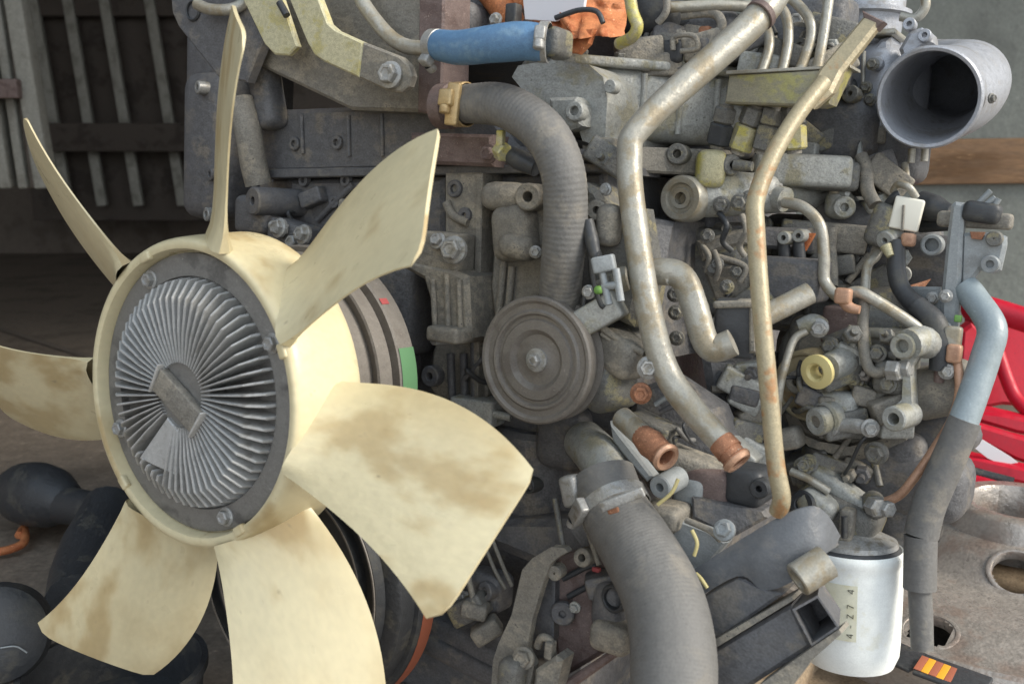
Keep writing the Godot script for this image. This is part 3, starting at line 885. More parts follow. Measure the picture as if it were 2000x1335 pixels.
# ---------------------------------------------------------------- brackets, hoses and castings along the top
func build_top() -> void:
	plate("lug_plate", "iron", [Vector3(-0.2672, 0.7851, -0.2), Vector3(-0.2817, 0.759, -0.2), Vector3(-0.2789, 0.7415, -0.2), Vector3(-0.2687, 0.7267, -0.2), Vector3(-0.2049, 0.6732, -0.2), Vector3(-0.1627, 0.667, -0.2), Vector3(-0.1348, 0.7158, -0.2), Vector3(-0.1511, 0.7756, -0.2)], FR * -0.012, 0.002)
	boss("lug_hole", "black", Vector3(-0.2432, 0.7414, -0.197), FR, 0.01094, 0.00866, 0.008)
	pipe("hook_rod", "galv", [Vector3(-0.2206, 0.7438, -0.185), Vector3(-0.2003, 0.7375, -0.185), Vector3(-0.1758, 0.737, -0.19), Vector3(-0.1649, 0.7447, -0.2)], 0.0058)
	plate("front_bracket", "dusty", [Vector3(-0.1944, 0.784, -0.222), Vector3(-0.1802, 0.691, -0.222), Vector3(-0.1498, 0.6798, -0.222), Vector3(-0.0399, 0.641, -0.222), Vector3(0.0602, 0.6378, -0.222), Vector3(0.0533, 0.7638, -0.222)], FR * -0.03, 0.003, "grey sloping steel bracket plate across the front of the head")
	plate("primed_plate", "maroon", [Vector3(0.0431, 0.7631, -0.215), Vector3(0.0721, 0.7608, -0.215), Vector3(0.0758, 0.6328, -0.215), Vector3(0.0474, 0.6376, -0.215)], FR * -0.04, 0.002, "red brown primed bracket plate")
	plate("primed_foot", "maroon", [Vector3(0.0317, 0.6201, -0.225), Vector3(0.1246, 0.6186, -0.225), Vector3(0.1275, 0.5905, -0.225), Vector3(0.0332, 0.5919, -0.225)], FR * -0.03, 0.003)
	# pale bent straps
	plate("bent_strap", "strap", [Vector3(-0.0959, 0.7656, -0.175), Vector3(-0.0533, 0.6959, -0.175), Vector3(-0.0444, 0.6854, -0.175), Vector3(-0.0319, 0.679, -0.175), Vector3(0.0113, 0.6636, -0.175), Vector3(0.0148, 0.6942, -0.175), Vector3(-0.0184, 0.7065, -0.175), Vector3(-0.0282, 0.7129, -0.175), Vector3(-0.0558, 0.7623, -0.175)], FR * -0.008, 0.0015, "pale yellow passivated strap with flaking plating")
	plate("strap_end", "dusty", [Vector3(0.0111, 0.6637, -0.1752), Vector3(0.0488, 0.6504, -0.1752), Vector3(0.0605, 0.6497, -0.1752), Vector3(0.0688, 0.6548, -0.1752), Vector3(0.0718, 0.6634, -0.1752), Vector3(0.0679, 0.6726, -0.1752), Vector3(0.0578, 0.6803, -0.1752), Vector3(0.0146, 0.6943, -0.1752)], FR * -0.0085, 0.0015, "bare grey end of the bent strap")
	bolt(Vector3(0.0508, 0.6644, -0.172), Vector3(0.15, 0.1, 1), 0.00882)
	plate("bent_strap", "strap", [Vector3(-0.1805, 0.7758, -0.19), Vector3(-0.1272, 0.7015, -0.19), Vector3(-0.1126, 0.6907, -0.19), Vector3(-0.0938, 0.6891, -0.19), Vector3(-0.0817, 0.6972, -0.19), Vector3(-0.1188, 0.7708, -0.19)], FR * -0.006, 0.0015)
	pipe("strap_slot", "black", [Vector3(-0.1024, 0.7379, -0.186), Vector3(-0.0923, 0.7254, -0.186)], 0.00357)
	lump("head_arm", "iron", Vector3(-0.1761, 0.6674, -0.24), Vector3(0.03, 0.09, 0.03), 0.01, Vector3(0, 0, 15))
	# vent pipe and blue hose
	pipe("vent_pipe", "galv", [Vector3(-0.0285, 0.7656, -0.2), Vector3(-0.0113, 0.7348, -0.2), Vector3(0.0377, 0.6921, -0.195), Vector3(0.0852, 0.688, -0.19)], 0.00669, "", null, 0.03)
	var bh = pipe("blue_hose", "blue", [Vector3(0.1012, 0.6879, -0.175), Vector3(0.1276, 0.6839, -0.17), Vector3(0.1598, 0.6851, -0.168), Vector3(0.1867, 0.6869, -0.172), Vector3(0.2032, 0.6856, -0.178)], [0.01292, 0.01421, 0.01464, 0.0155, 0.01464], "short faded blue rubber hose", null, 0.0, 0.0, 0.004, 24)
	clamp_ring(Vector3(0.096, 0.6883, -0.176), Vector3(0.1275, 0.6851, -0.17) - Vector3(0.096, 0.6883, -0.176), 0.01206, 0.010, Vector3(0, -1, 0.6), "steel")
	clamp_ring(Vector3(0.2028, 0.6867, -0.18), Vector3(0.2031, 0.6864, -0.178) - Vector3(0.1867, 0.6869, -0.172), 0.01482, 0.008, Vector3(0.6, 0.2, 1), "steel")
	lump("hose_neck", "grime", Vector3(0.2007, 0.6889, -0.2), Vector3(0.02, 0.024, 0.03), 0.006)
	# turbo heat shield, rusty and crumpled, with a pale foil sheet on it
	var st = begin()
	var rows = []
	var nz = FastNoiseLite.new()
	nz.seed = 5
	nz.frequency = 18.0
	for j in 15:
		var row = PackedVector3Array()
		for i in 25:
			var u = i / 24.0
			var v = j / 14.0
			var lo = Vector3(0.1644, 0.6915, -0.26).lerp(Vector3(0.2292, 0.7029, -0.26), u)
			var hi = Vector3(0.0137, 0.8026, -0.36).lerp(Vector3(0.1847, 0.7882, -0.36), u)
			var p = lo.lerp(hi, v)
			p += Vector3(0.2, -0.3, 1.0) * (nz.get_noise_2d(u * 0.30, v * 0.25) * 0.022) + FR * 0.03 * sin(u * PI)
			row.append(p)
		rows.append(row)
	next_group(st)
	grid(st, rows)
	put("heat_shield", finish(st), "shield", null, "rusty orange crumpled heat shield")
	plate("foil_sheet", "paper", [Vector3(0.1286, 0.7639, -0.25), Vector3(0.1987, 0.7582, -0.25), Vector3(0.1961, 0.7257, -0.25), Vector3(0.1687, 0.717, -0.25), Vector3(0.1368, 0.7205, -0.25)], Vector3(0.1, 0.2, -1) * 0.003, 0.0005, "pale foil sheet on the heat shield")
	pipe("shield_edge_wire", "black", [Vector3(0.1777, 0.7168, -0.235), Vector3(0.1999, 0.7218, -0.235), Vector3(0.2171, 0.7199, -0.235), Vector3(0.2241, 0.7101, -0.235)], 0.00223)
	plate("shield_tab", "shield", [Vector3(0.178, 0.7062, -0.24), Vector3(0.2128, 0.7074, -0.24), Vector3(0.2088, 0.6951, -0.24), Vector3(0.1995, 0.6871, -0.24), Vector3(0.1832, 0.6898, -0.24)], FR * -0.006, 0.001)
	lump("turbo_body", "maroon", Vector3(0.0233, 0.751, -0.36), Vector3(0.13, 0.07, 0.1), 0.02)
	lump("turbo_body", "iron", Vector3(0.0325, 0.7296, -0.3), Vector3(0.05, 0.04, 0.05), 0.012)
	pipe("turbo_outlet", "shield", [Vector3(0.0514, 0.7717, -0.3), Vector3(0.0732, 0.7436, -0.31), Vector3(0.0762, 0.7333, -0.32)], 0.01348)
	bolt(Vector3(0.1124, 0.7201, -0.24), FR, 0.00456)
	lump("turbo_clip", "black", Vector3(0.1179, 0.727, -0.26), Vector3(0.012, 0.02, 0.012), 0.002)
	pipe("breather_tube", "zinc", [Vector3(0.2619, 0.7382, -0.2), Vector3(0.2684, 0.711, -0.2), Vector3(0.2737, 0.6992, -0.2), Vector3(0.2674, 0.6919, -0.205), Vector3(0.2485, 0.6901, -0.22)], 0.00479)
	# top radiator hose
	var path = [Vector3(0.1014, 0.6412, -0.2), Vector3(0.1244, 0.6422, -0.2), Vector3(0.1597, 0.6387, -0.195), Vector3(0.1994, 0.6185, -0.19), Vector3(0.2199, 0.5881, -0.19), Vector3(0.2229, 0.5515, -0.195), Vector3(0.2198, 0.518, -0.2), Vector3(0.2097, 0.4782, -0.215)]
	var top = pipe("top_radiator_hose", "rubber", path, [0.01587, 0.01763, 0.01851, 0.01851, 0.01807, 0.01828, 0.01784, 0.01784], "thick ribbed grey rubber radiator hose bending down", null, 0.0, 0.00015, 0.0042, 32)
	clamp_ring(Vector3(0.1091, 0.6415, -0.2), RT, 0.01807, 0.012, Vector3(-0.1, 0.15, 1), "brass", null, "brass coloured hose clamp")
	lump("clamp_tongue", "brass", Vector3(0.1133, 0.6398, -0.182), Vector3(0.012, 0.036, 0.006), 0.002, Vector3(0, 10, -4))
	wheel("hose_stub", "maroon", Vector3(0.0819, 0.6407, -0.205), RT, [Vector2(0, 0), Vector2(0.01962, 0), Vector2(0.01962, 0.012), Vector2(0.01516, 0.014), Vector2(0.01516, 0.03)])
	# small sensor under the hose
	pipe("sensor_body", "black", [Vector3(0.1493, 0.603, -0.21), Vector3(0.1641, 0.5966, -0.208), Vector3(0.1842, 0.5893, -0.208)], [0.00669, 0.00892, 0.00758])
	nut(Vector3(0.1473, 0.6039, -0.205), Vector3(0.8, -0.3, 0.4), 0.00803, 0.012, "zinc")
	lump("sensor_tab", "zinc", Vector3(0.1517, 0.613, -0.2), Vector3(0.007, 0.014, 0.006), 0.0015)
	bolt(Vector3(0.1299, 0.601, -0.215), FR, 0.00624, "maroon")
	# intake manifold
	plate("intake_manifold", "alum", [Vector3(0.1183, 0.6732, -0.262), Vector3(0.1244, 0.683, -0.262), Vector3(0.1609, 0.6871, -0.262), Vector3(0.1976, 0.6815, -0.262), Vector3(0.2124, 0.6707, -0.262), Vector3(0.218, 0.6491, -0.262), Vector3(0.2183, 0.618, -0.262), Vector3(0.2076, 0.6135, -0.262), Vector3(0.1961, 0.6165, -0.262), Vector3(0.1912, 0.6275, -0.262), Vector3(0.1419, 0.6501, -0.262)], FR * -0.34, 0.012, "weathered cast aluminium intake manifold")
	var m0 = Vector3(0.1373, 0.6565, -0.3)
	var m1 = Vector3(0.2662, 0.6564, -0.42)
	var mx = (m1 - m0).normalized()
	var mz = (FR - mx * FR.dot(mx)).normalized()
	var my = mz.cross(mx)
	var run = begin()
	lump_shape(run, (m0 + m1) * 0.5, Vector3(m0.distance_to(m1) + 0.03, 0.066, 0.07), Basis(mx, my, mz), 0.018, 8)
	put("manifold_runner", finish(run), "alum")
	var rim = begin()
	lump_shape(rim, (m0 + m1) * 0.5 + my * 0.034, Vector3(m0.distance_to(m1) + 0.045, 0.009, 0.078), Basis(mx, my, mz), 0.003)
	put("manifold_flange", finish(rim), "alum")
	for k in 5:
		bolt(m0.lerp(m1, 0.12 + 0.2 * k) + my * 0.0385 + mz * 0.028, my + mz * 0.3, 0.0055, "grime")
	for k in 3:
		pipe("manifold_rib", "alum", [m0.lerp(m1, 0.45 + 0.2 * k) + my * 0.026 + mz * 0.0345, m0.lerp(m1, 0.45 + 0.2 * k) - my * 0.026 + mz * 0.0345], 0.003)
	plate("manifold_lug", "alum", [Vector3(0.1684, 0.6521, -0.245), Vector3(0.1966, 0.6526, -0.245), Vector3(0.2037, 0.6452, -0.245), Vector3(0.2034, 0.628, -0.245), Vector3(0.19, 0.6237, -0.245), Vector3(0.172, 0.6368, -0.245)], FR * -0.03, 0.003)
	boss("lug_eye", "alum", Vector3(0.1995, 0.6397, -0.238), Vector3(0.1, 0, 1), 0.00847, 0.00401, 0.012)
	boss("manifold_stud", "alum", Vector3(0.2238, 0.6617, -0.254), FR, 0.0058, 0.00045, 0.01)
	boss("manifold_ear", "dusty", Vector3(0.2292, 0.5973, -0.25), FR, 0.00775, 0.00274, 0.012)
	lump("ear_web", "dusty", Vector3(0.2232, 0.6066, -0.26), Vector3(0.016, 0.025, 0.02), 0.005)
	plate("manifold_gasket_rail", "dusty", [Vector3(0.1957, 0.6137, -0.265), Vector3(0.2825, 0.6194, -0.38), Vector3(0.2847, 0.5947, -0.38), Vector3(0.1972, 0.5924, -0.265)], Vector3(0, 0, -1) * 0.06, 0.002)
	boss("rail_boss", "grime", Vector3(0.2553, 0.6115, -0.33), Vector3(0.2, 0, 1), 0.00942, 0.00377, 0.02)
	# clutter over the manifold: wiring, clips, small tubes
	lump("injector_cover", "iron", Vector3(0.205, 0.7197, -0.42), Vector3(0.16, 0.05, 0.10), 0.012)
	lump("harness_box", "black", Vector3(0.2178, 0.7036, -0.36), Vector3(0.06, 0.022, 0.04), 0.005)
	lump("harness_box", "black", Vector3(0.1934, 0.717, -0.37), Vector3(0.03, 0.02, 0.03), 0.004)
	pipe("harness_loop", "dusty", [Vector3(0.2445, 0.7025, -0.33), Vector3(0.2451, 0.714, -0.33), Vector3(0.2632, 0.714, -0.33), Vector3(0.2675, 0.7029, -0.33), Vector3(0.252, 0.7013, -0.33)], 0.00241)
	pipe("harness_tube", "black", [Vector3(0.1842, 0.7252, -0.36), Vector3(0.2109, 0.7317, -0.37), Vector3(0.2476, 0.7348, -0.38), Vector3(0.2734, 0.7266, -0.38)], 0.0076)
	pipe("spill_pipe", "galv", [Vector3(0.2342, 0.7422, -0.34), Vector3(0.2699, 0.7456, -0.36), Vector3(0.2961, 0.746, -0.38)], 0.00491)
	pipe("spill_pipe", "dusty", [Vector3(0.2402, 0.7366, -0.35), Vector3(0.2656, 0.7392, -0.36), Vector3(0.2762, 0.7296, -0.36), Vector3(0.2726, 0.7142, -0.36)], 0.00442)
	lump("air_hose", "black", Vector3(0.2037, 0.7498, -0.36), Vector3(0.06, 0.06, 0.05), 0.02)
	pipe("air_hose_rib", "dusty", [Vector3(0.2328, 0.7555, -0.33), Vector3(0.2352, 0.7376, -0.33), Vector3(0.2275, 0.7269, -0.33)], 0.00337)
	for q in [Vector3(0.2446, 0.7138, -0.35), Vector3(0.2682, 0.7076, -0.36), Vector3(0.2439, 0.6911, -0.35), Vector3(0.2203, 0.6927, -0.34)]:
		bolt(q, Vector3(0.2, 0.3, 1), 0.0059, "grime")
	lump("copper_clip", "rust", Vector3(0.2613, 0.7201, -0.36), Vector3(0.012, 0.015, 0.01), 0.003)
	lump("injector_base", "dusty", Vector3(0.2766, 0.7145, -0.42), Vector3(0.05, 0.05, 0.05), 0.01)
	bolt(Vector3(0.2993, 0.7095, -0.38), Vector3(0.2, 0.3, 1), 0.00811)
	bolt(Vector3(0.3178, 0.7036, -0.39), Vector3(0.2, 0.3, 1), 0.00608)
	bolt(Vector3(0.3238, 0.7378, -0.42), Vector3(0.2, 0.3, 1), 0.00709)
	lump("injector_base", "iron", Vector3(0.308, 0.7275, -0.48), Vector3(0.10, 0.09, 0.06), 0.01)

# ---------------------------------------------------------------- pipes, fuel rail, throttle and intake on the pump side
func build_side() -> void:
	# the long coolant pipe that crosses the side from top to bottom
	var lp = pipe("coolant_pipe", "galv", [Vector3(0.3295, 0.7633, -0.36), Vector3(0.3186, 0.7241, -0.33), Vector3(0.267, 0.6316, -0.24), Vector3(0.2621, 0.5995, -0.225), Vector3(0.279, 0.5343, -0.215), Vector3(0.3003, 0.4666, -0.21), Vector3(0.3214, 0.4241, -0.21), Vector3(0.3713, 0.3848, -0.2), Vector3(0.3813, 0.3778, -0.198)],
		[0.01277, 0.01277, 0.01204, 0.01046, 0.01034, 0.01064, 0.01093, 0.00956], "long pale zinc plated coolant pipe with a rusty open end", null, 0.0, 0.0, 0.004, 24)
	var d = (Vector3(0.3831, 0.3754, -0.198) - Vector3(0.3713, 0.3848, -0.2)).normalized()
	var st = begin()
	tube(st, [Vector3(0.368, 0.3874, -0.2005), Vector3(0.3765, 0.3812, -0.199)], [0.01039, 0.01101], 24, false, true)
	lathe(st, Vector3(0.3771, 0.3805, -0.1988), d, [Vector2(0.00997, -0.003), Vector2(0.00997, 0.004), Vector2(0.01163, 0.0055), Vector2(0.01163, 0.0085), Vector2(0.00997, 0.0095), Vector2(0.00748, 0.0095), Vector2(0.00748, -0.004), Vector2(0, -0.004)], 28)
	put("pipe_end", finish(st), "rust", lp, "rusty flared pipe end")
	var lip = begin()
	lathe(lip, Vector3(0.3771, 0.3805, -0.1988) + d * 0.0004, d, [Vector2(0.01184, 0.0062), Vector2(0.01205, 0.0075), Vector2(0.01039, 0.0102), Vector2(0.00789, 0.0103), Vector2(0.00727, 0.008)], 28)
	put("pipe_lip", finish(lip), "copper", lp)
	lathe_clip(lp)
	# dipstick guide tube and its flat stay
	pipe("dipstick_tube", "tan", [Vector3(0.3853, 0.6701, -0.32), Vector3(0.3747, 0.6421, -0.295), Vector3(0.3661, 0.6085, -0.27), Vector3(0.3621, 0.5734, -0.25), Vector3(0.3676, 0.5477, -0.24), Vector3(0.3838, 0.4905, -0.22), Vector3(0.3971, 0.4385, -0.21), Vector3(0.41, 0.3791, -0.205), Vector3(0.417, 0.3531, -0.205), Vector3(0.4138, 0.3395, -0.21)],
		[0.00684, 0.00684, 0.00713, 0.00705, 0.00697, 0.00689, 0.00681], "long rusty tan dipstick tube running down the engine side")
	plate("dipstick_stay", "tan", [Vector3(0.4026, 0.7289, -0.355), Vector3(0.4173, 0.7211, -0.355), Vector3(0.3974, 0.6806, -0.325), Vector3(0.3936, 0.6632, -0.315), Vector3(0.382, 0.6477, -0.31), Vector3(0.3698, 0.6528, -0.31), Vector3(0.3784, 0.6832, -0.325)], FR * -0.012, 0.003)
	plate("stay_tip", "maroon", [Vector3(0.4011, 0.7319, -0.353), Vector3(0.4206, 0.7215, -0.351), Vector3(0.4145, 0.7155, -0.352), Vector3(0.4047, 0.7202, -0.353)], FR * -0.012, 0.001)
	# band that carries the four injection pipes
	plate("pipe_band", "band", [Vector3(0.2939, 0.6824, -0.34), Vector3(0.3924, 0.6822, -0.335), Vector3(0.3999, 0.6855, -0.34), Vector3(0.3887, 0.6543, -0.325), Vector3(0.3813, 0.6527, -0.325), Vector3(0.2942, 0.6559, -0.34)], FR * -0.02, 0.0015, "flat yellowish clamp band across the injection pipes")
	plate("band_lip", "galv", [Vector3(0.2926, 0.6843, -0.338), Vector3(0.4009, 0.6857, -0.336), Vector3(0.4012, 0.6833, -0.336), Vector3(0.2929, 0.6812, -0.338)], FR * -0.03, 0.0005)
	for q in [
		[Vector3(0.3171, 0.6858, -0.36), Vector3(0.3185, 0.7094, -0.37), Vector3(0.3095, 0.7292, -0.38), Vector3(0.2882, 0.7503, -0.39), Vector3(0.2721, 0.767, -0.4)],
		[Vector3(0.3339, 0.6861, -0.365), Vector3(0.3336, 0.7139, -0.375), Vector3(0.3258, 0.7381, -0.385), Vector3(0.311, 0.7533, -0.39), Vector3(0.2966, 0.7675, -0.4)],
		[Vector3(0.3477, 0.6864, -0.37), Vector3(0.3516, 0.7139, -0.38), Vector3(0.3479, 0.7324, -0.385), Vector3(0.3332, 0.7484, -0.395), Vector3(0.3163, 0.7616, -0.4)],
		[Vector3(0.3614, 0.6867, -0.375), Vector3(0.3614, 0.723, -0.385), Vector3(0.3604, 0.7597, -0.395)]]:
		pipe("injection_pipe", "galv", q, 0.00457)
	for q in [[Vector3(0.3168, 0.6565, -0.355), Vector3(0.3005, 0.6144, -0.36), "zinc"], [Vector3(0.3308, 0.6569, -0.36), Vector3(0.3211, 0.6151, -0.365), "grime"], [Vector3(0.3456, 0.6573, -0.365), Vector3(0.3496, 0.6159, -0.37), "zinc"], [Vector3(0.2912, 0.6562, -0.35), Vector3(0.2827, 0.6183, -0.355), "black"]]:
		var dir: Vector3 = (q[1] - q[0]).normalized()
		var len: float = q[0].distance_to(q[1])
		nut(q[0] + dir * 0.002, dir, 0.01037, len * 0.36, "grime")
		nut(q[0] + dir * (len * 0.42), dir, 0.01131, len * 0.5, q[2])
		pipe("pipe_sleeve", "dusty", [q[0], q[1]], 0.0066)
	lump("manifold_back", "iron", Vector3(0.3185, 0.6464, -0.52), Vector3(0.13, 0.07, 0.06), 0.02)
	lump("manifold_back", "iron", Vector3(0.3419, 0.6371, -0.58), Vector3(0.11, 0.10, 0.08), 0.03)
	lump("hose_bracket", "iron", Vector3(0.2545, 0.6404, -0.42), Vector3(0.07, 0.06, 0.06), 0.015)

	# fuel rail
	var rail = begin()
	tube(rail, [Vector3(0.2585, 0.5731, -0.348), Vector3(0.2843, 0.575, -0.36), Vector3(0.3111, 0.5799, -0.42), Vector3(0.3474, 0.5843, -0.53), Vector3(0.3813, 0.5869, -0.6)], [0.01824, 0.01771, 0.01508, 0.01216, 0.01094], 24)
	lump_shape(rail, Vector3(0.2939, 0.5811, -0.385), Vector3(0.07, 0.036, 0.05), Basis.from_euler(Vector3(0, 0.9, 0)), 0.012)
	var rl = put("fuel_rail", finish(rail), "alum", null, "cast common fuel rail with a round hollow end plug")
	var plug = begin()
	lathe(plug, Vector3(0.2624, 0.572, -0.328), Vector3(-0.05, 0, 1), [Vector2(0.02098, -0.024), Vector2(0.02098, -0.003), Vector2(0.01915, 0), Vector2(0.01414, 0), Vector2(0.01277, -0.003), Vector2(0.01003, -0.003), Vector2(0.00912, -0.001), Vector2(0.00547, -0.001)], 36)
	lathe(plug, Vector3(0.2624, 0.572, -0.328), Vector3(-0.05, 0, 1), [Vector2(0.00547, -0.001), Vector2(0.00547, -0.010), Vector2(0, -0.010)], 6, true)
	put("rail_plug", finish(plug), "galv", rl)
	lump("rail_port", "zinc", Vector3(0.2804, 0.5997, -0.35), Vector3(0.026, 0.034, 0.03), 0.008, Vector3(0, 30, 0), "", rl)
	boss("rail_port_nut", "grime", Vector3(0.3015, 0.6038, -0.35), Vector3(0.7, 0, 0.5), 0.00942, 0.00283, 0.016, "", rl)
	pipe("port_pin", "grime", [Vector3(0.3029, 0.6038, -0.35), Vector3(0.3196, 0.6028, -0.35)], [0.00518, 0.00424, 0.00424], "", rl)
	lump("rail_block", "alum", Vector3(0.3288, 0.6047, -0.45), Vector3(0.09, 0.03, 0.07), 0.006, Vector3(0, 25, 0), "", rl)
	lump("rail_block", "grime", Vector3(0.3527, 0.6016, -0.47), Vector3(0.05, 0.028, 0.05), 0.006, Vector3(0, 25, 0), "", rl)
	pipe("rail_sleeve", "alum", [Vector3(0.3182, 0.5789, -0.4), Vector3(0.3297, 0.5777, -0.395), Vector3(0.338, 0.576, -0.392)], 0.01131, "", rl)
	nut(Vector3(0.3188, 0.5802, -0.398), Vector3(1, 0, 0.3), 0.01272, 0.012, "steel", rl)
	for q in [Vector3(0.3124, 0.5709, -0.345), Vector3(0.3197, 0.5746, -0.35), Vector3(0.2959, 0.568, -0.345), Vector3(0.3243, 0.5948, -0.365)]:
		bolt(q, Vector3(0.2, -0.1, 1), 0.00593, "grime", rl)
	pipe("rail_wire", "black", [Vector3(0.294, 0.5611, -0.345), Vector3(0.3042, 0.5501, -0.34), Vector3(0.2995, 0.5362, -0.345), Vector3(0.307, 0.5275, -0.35)], 0.00274, "", rl)
	pipe("rail_wire", "dusty", [Vector3(0.3157, 0.5598, -0.345), Vector3(0.3225, 0.5466, -0.34), Vector3(0.3157, 0.5327, -0.345), Vector3(0.3194, 0.5238, -0.35)], 0.00274, "", rl)
	# castings and brackets below the rail
	lump("pump_head_casting", "grime", Vector3(0.2694, 0.5298, -0.4), Vector3(0.07, 0.035, 0.05), 0.008)
	lump("pump_head_casting", "grime", Vector3(0.2672, 0.4927, -0.4), Vector3(0.05, 0.06, 0.05), 0.010)
	lump("side_cover", "iron", Vector3(0.2404, 0.5533, -0.42), Vector3(0.05, 0.05, 0.04), 0.01)
	lump("side_cover", "grime", Vector3(0.2408, 0.5329, -0.38), Vector3(0.03, 0.03, 0.03), 0.008)
	plate("side_bracket", "dusty", [Vector3(0.2655, 0.5343, -0.365), Vector3(0.3079, 0.5486, -0.375), Vector3(0.3115, 0.5348, -0.375), Vector3(0.2844, 0.526, -0.37), Vector3(0.2722, 0.5157, -0.365)], FR * -0.02, 0.003)
	plate("side_bracket", "dusty", [Vector3(0.2705, 0.5107, -0.37), Vector3(0.3123, 0.516, -0.38), Vector3(0.3174, 0.4571, -0.38), Vector3(0.2868, 0.4735, -0.375)], FR * -0.02, 0.003)
	for q in [Vector3(0.2783, 0.5397, -0.36), Vector3(0.2894, 0.5146, -0.36), Vector3(0.2859, 0.5096, -0.36), Vector3(0.3058, 0.5086, -0.37), Vector3(0.2788, 0.4734, -0.36), Vector3(0.2769, 0.4875, -0.3), Vector3(0.2791, 0.4719, -0.3), Vector3(0.2819, 0.4495, -0.3), Vector3(0.3115, 0.4714, -0.37), Vector3(0.3011, 0.4944, -0.36)]:
		bolt(q, Vector3(0.3, 0.1, 1), 0.00502, "grime")
	for x in [[Vector3(0.2741, 0.5301, -0.36), Vector3(0.2834, 0.5213, -0.355), Vector3(0.2801, 0.5068, -0.36)], [Vector3(0.286, 0.5261, -0.36), Vector3(0.2941, 0.5127, -0.355), Vector3(0.2896, 0.5005, -0.36)], [Vector3(0.288, 0.5216, -0.362), Vector3(0.3127, 0.5139, -0.37), Vector3(0.3091, 0.4995, -0.37)]]:
		pipe("clip_wire", "dusty", x, 0.00274)
	plate("rail_bridge", "iron", [Vector3(0.2845, 0.55, -0.39), Vector3(0.3497, 0.5517, -0.43), Vector3(0.3517, 0.5303, -0.43), Vector3(0.2862, 0.5309, -0.39)], FR * -0.03, 0.003)
	for q in [Vector3(0.3377, 0.5416, -0.395), Vector3(0.3497, 0.5443, -0.4)]:
		boss("bolt_eye", "alum", q, Vector3(-0.1, 0, 1), 0.00613, 0.00236, 0.016)
	pipe("bolt_eye_stem", "black", [Vector3(0.3345, 0.5406, -0.405), Vector3(0.3407, 0.4962, -0.41)], 0.00565)
	pipe("bolt_eye_stem", "black", [Vector3(0.3466, 0.5432, -0.41), Vector3(0.3551, 0.4974, -0.41)], 0.00565)
	plate("rust_tab", "shield", [Vector3(0.3506, 0.5468, -0.41), Vector3(0.3619, 0.5474, -0.41), Vector3(0.354, 0.5305, -0.41)], FR * -0.006, 0.0005)

	# S shaped pipe and its stubs
	pipe("s_bend_pipe", "galv", [Vector3(0.2526, 0.5007, -0.235), Vector3(0.2894, 0.5108, -0.24), Vector3(0.3077, 0.5091, -0.245), Vector3(0.3202, 0.4831, -0.245), Vector3(0.3338, 0.447, -0.245), Vector3(0.3527, 0.458, -0.25)], 0.01115, "pale bent S shaped coolant pipe", null, 0.035)
	wheel("pipe_collar", "galv", Vector3(0.2617, 0.5015, -0.233), Vector3(0.2894, 0.5108, -0.24) - Vector3(0.2526, 0.5007, -0.235), [Vector2(0.01115, -0.006), Vector2(0.01338, -0.005), Vector2(0.01338, 0.005), Vector2(0.01115, 0.006)])
	lump("pipe_block", "black", Vector3(0.3411, 0.466, -0.285), Vector3(0.034, 0.048, 0.03), 0.003, Vector3(0, 15, 0))
	lump("pipe_block_lip", "dusty", Vector3(0.3412, 0.4868, -0.28), Vector3(0.034, 0.006, 0.03), 0.002, Vector3(0, 15, 6))
	plate("pipe_block_strap", "dusty", [Vector3(0.3557, 0.4853, -0.27), Vector3(0.3623, 0.4881, -0.27), Vector3(0.3658, 0.4487, -0.27), Vector3(0.3589, 0.4479, -0.27)], FR * -0.02, 0.002)
	pipe("cross_pipe", "galv", [Vector3(0.3528, 0.4728, -0.3), Vector3(0.3864, 0.4975, -0.33)], 0.00947, "pale straight pipe stub")
	lump("gap_shade_box", "iron", Vector3(0.3491, 0.5043, -0.4), Vector3(0.06, 0.04, 0.04), 0.006)  # boxes added to stand in for the shaded gaps behind the pipes
	lump("gap_shade_box", "iron", Vector3(0.3737, 0.5265, -0.5), Vector3(0.10, 0.11, 0.05), 0.02)
	lump("gap_shade_box", "iron", Vector3(0.3538, 0.5407, -0.56), Vector3(0.18, 0.05, 0.05), 0.015)

	# rail to pump pipes
	pipe("fuel_line", "galv", [Vector3(0.3392, 0.5735, -0.385), Vector3(0.3589, 0.5696, -0.38), Vector3(0.3749, 0.5545, -0.38), Vector3(0.381, 0.5278, -0.38), Vector3(0.384, 0.5054, -0.38), Vector3(0.3991, 0.4934, -0.375), Vector3(0.4118, 0.499, -0.375), Vector3(0.4251, 0.4957, -0.375), Vector3(0.4629, 0.4722, -0.39), Vector3(0.4585, 0.4664, -0.39), Vector3(0.422, 0.4625, -0.4)], 0.00513, "thin pale fuel line bent twice")
	lump("line_joint", "copper", Vector3(0.4052, 0.4952, -0.365), Vector3(0.014, 0.014, 0.012), 0.003)
	pipe("joint_tail", "copper", [Vector3(0.4013, 0.493, -0.367), Vector3(0.4113, 0.486, -0.365), Vector3(0.4201, 0.4847, -0.365)], [0.00326, 0.00513, 0.00373])
	pipe("fuel_line", "dusty", [Vector3(0.4188, 0.4971, -0.382), Vector3(0.422, 0.4643, -0.375), Vector3(0.4292, 0.4388, -0.37), Vector3(0.4376, 0.4319, -0.37), Vector3(0.4478, 0.4357, -0.372)], 0.00484)
	pipe("fuel_line", "galv", [Vector3(0.4119, 0.5436, -0.45), Vector3(0.4111, 0.5295, -0.44), Vector3(0.4067, 0.5199, -0.43), Vector3(0.4096, 0.4925, -0.42)], 0.00433, "")
	pipe("sensor_stem", "dusty", [Vector3(0.3668, 0.5528, -0.44), Vector3(0.3707, 0.5267, -0.44), Vector3(0.3767, 0.4986, -0.43)], [0.00688, 0.00442, 0.0059, 0.00541])
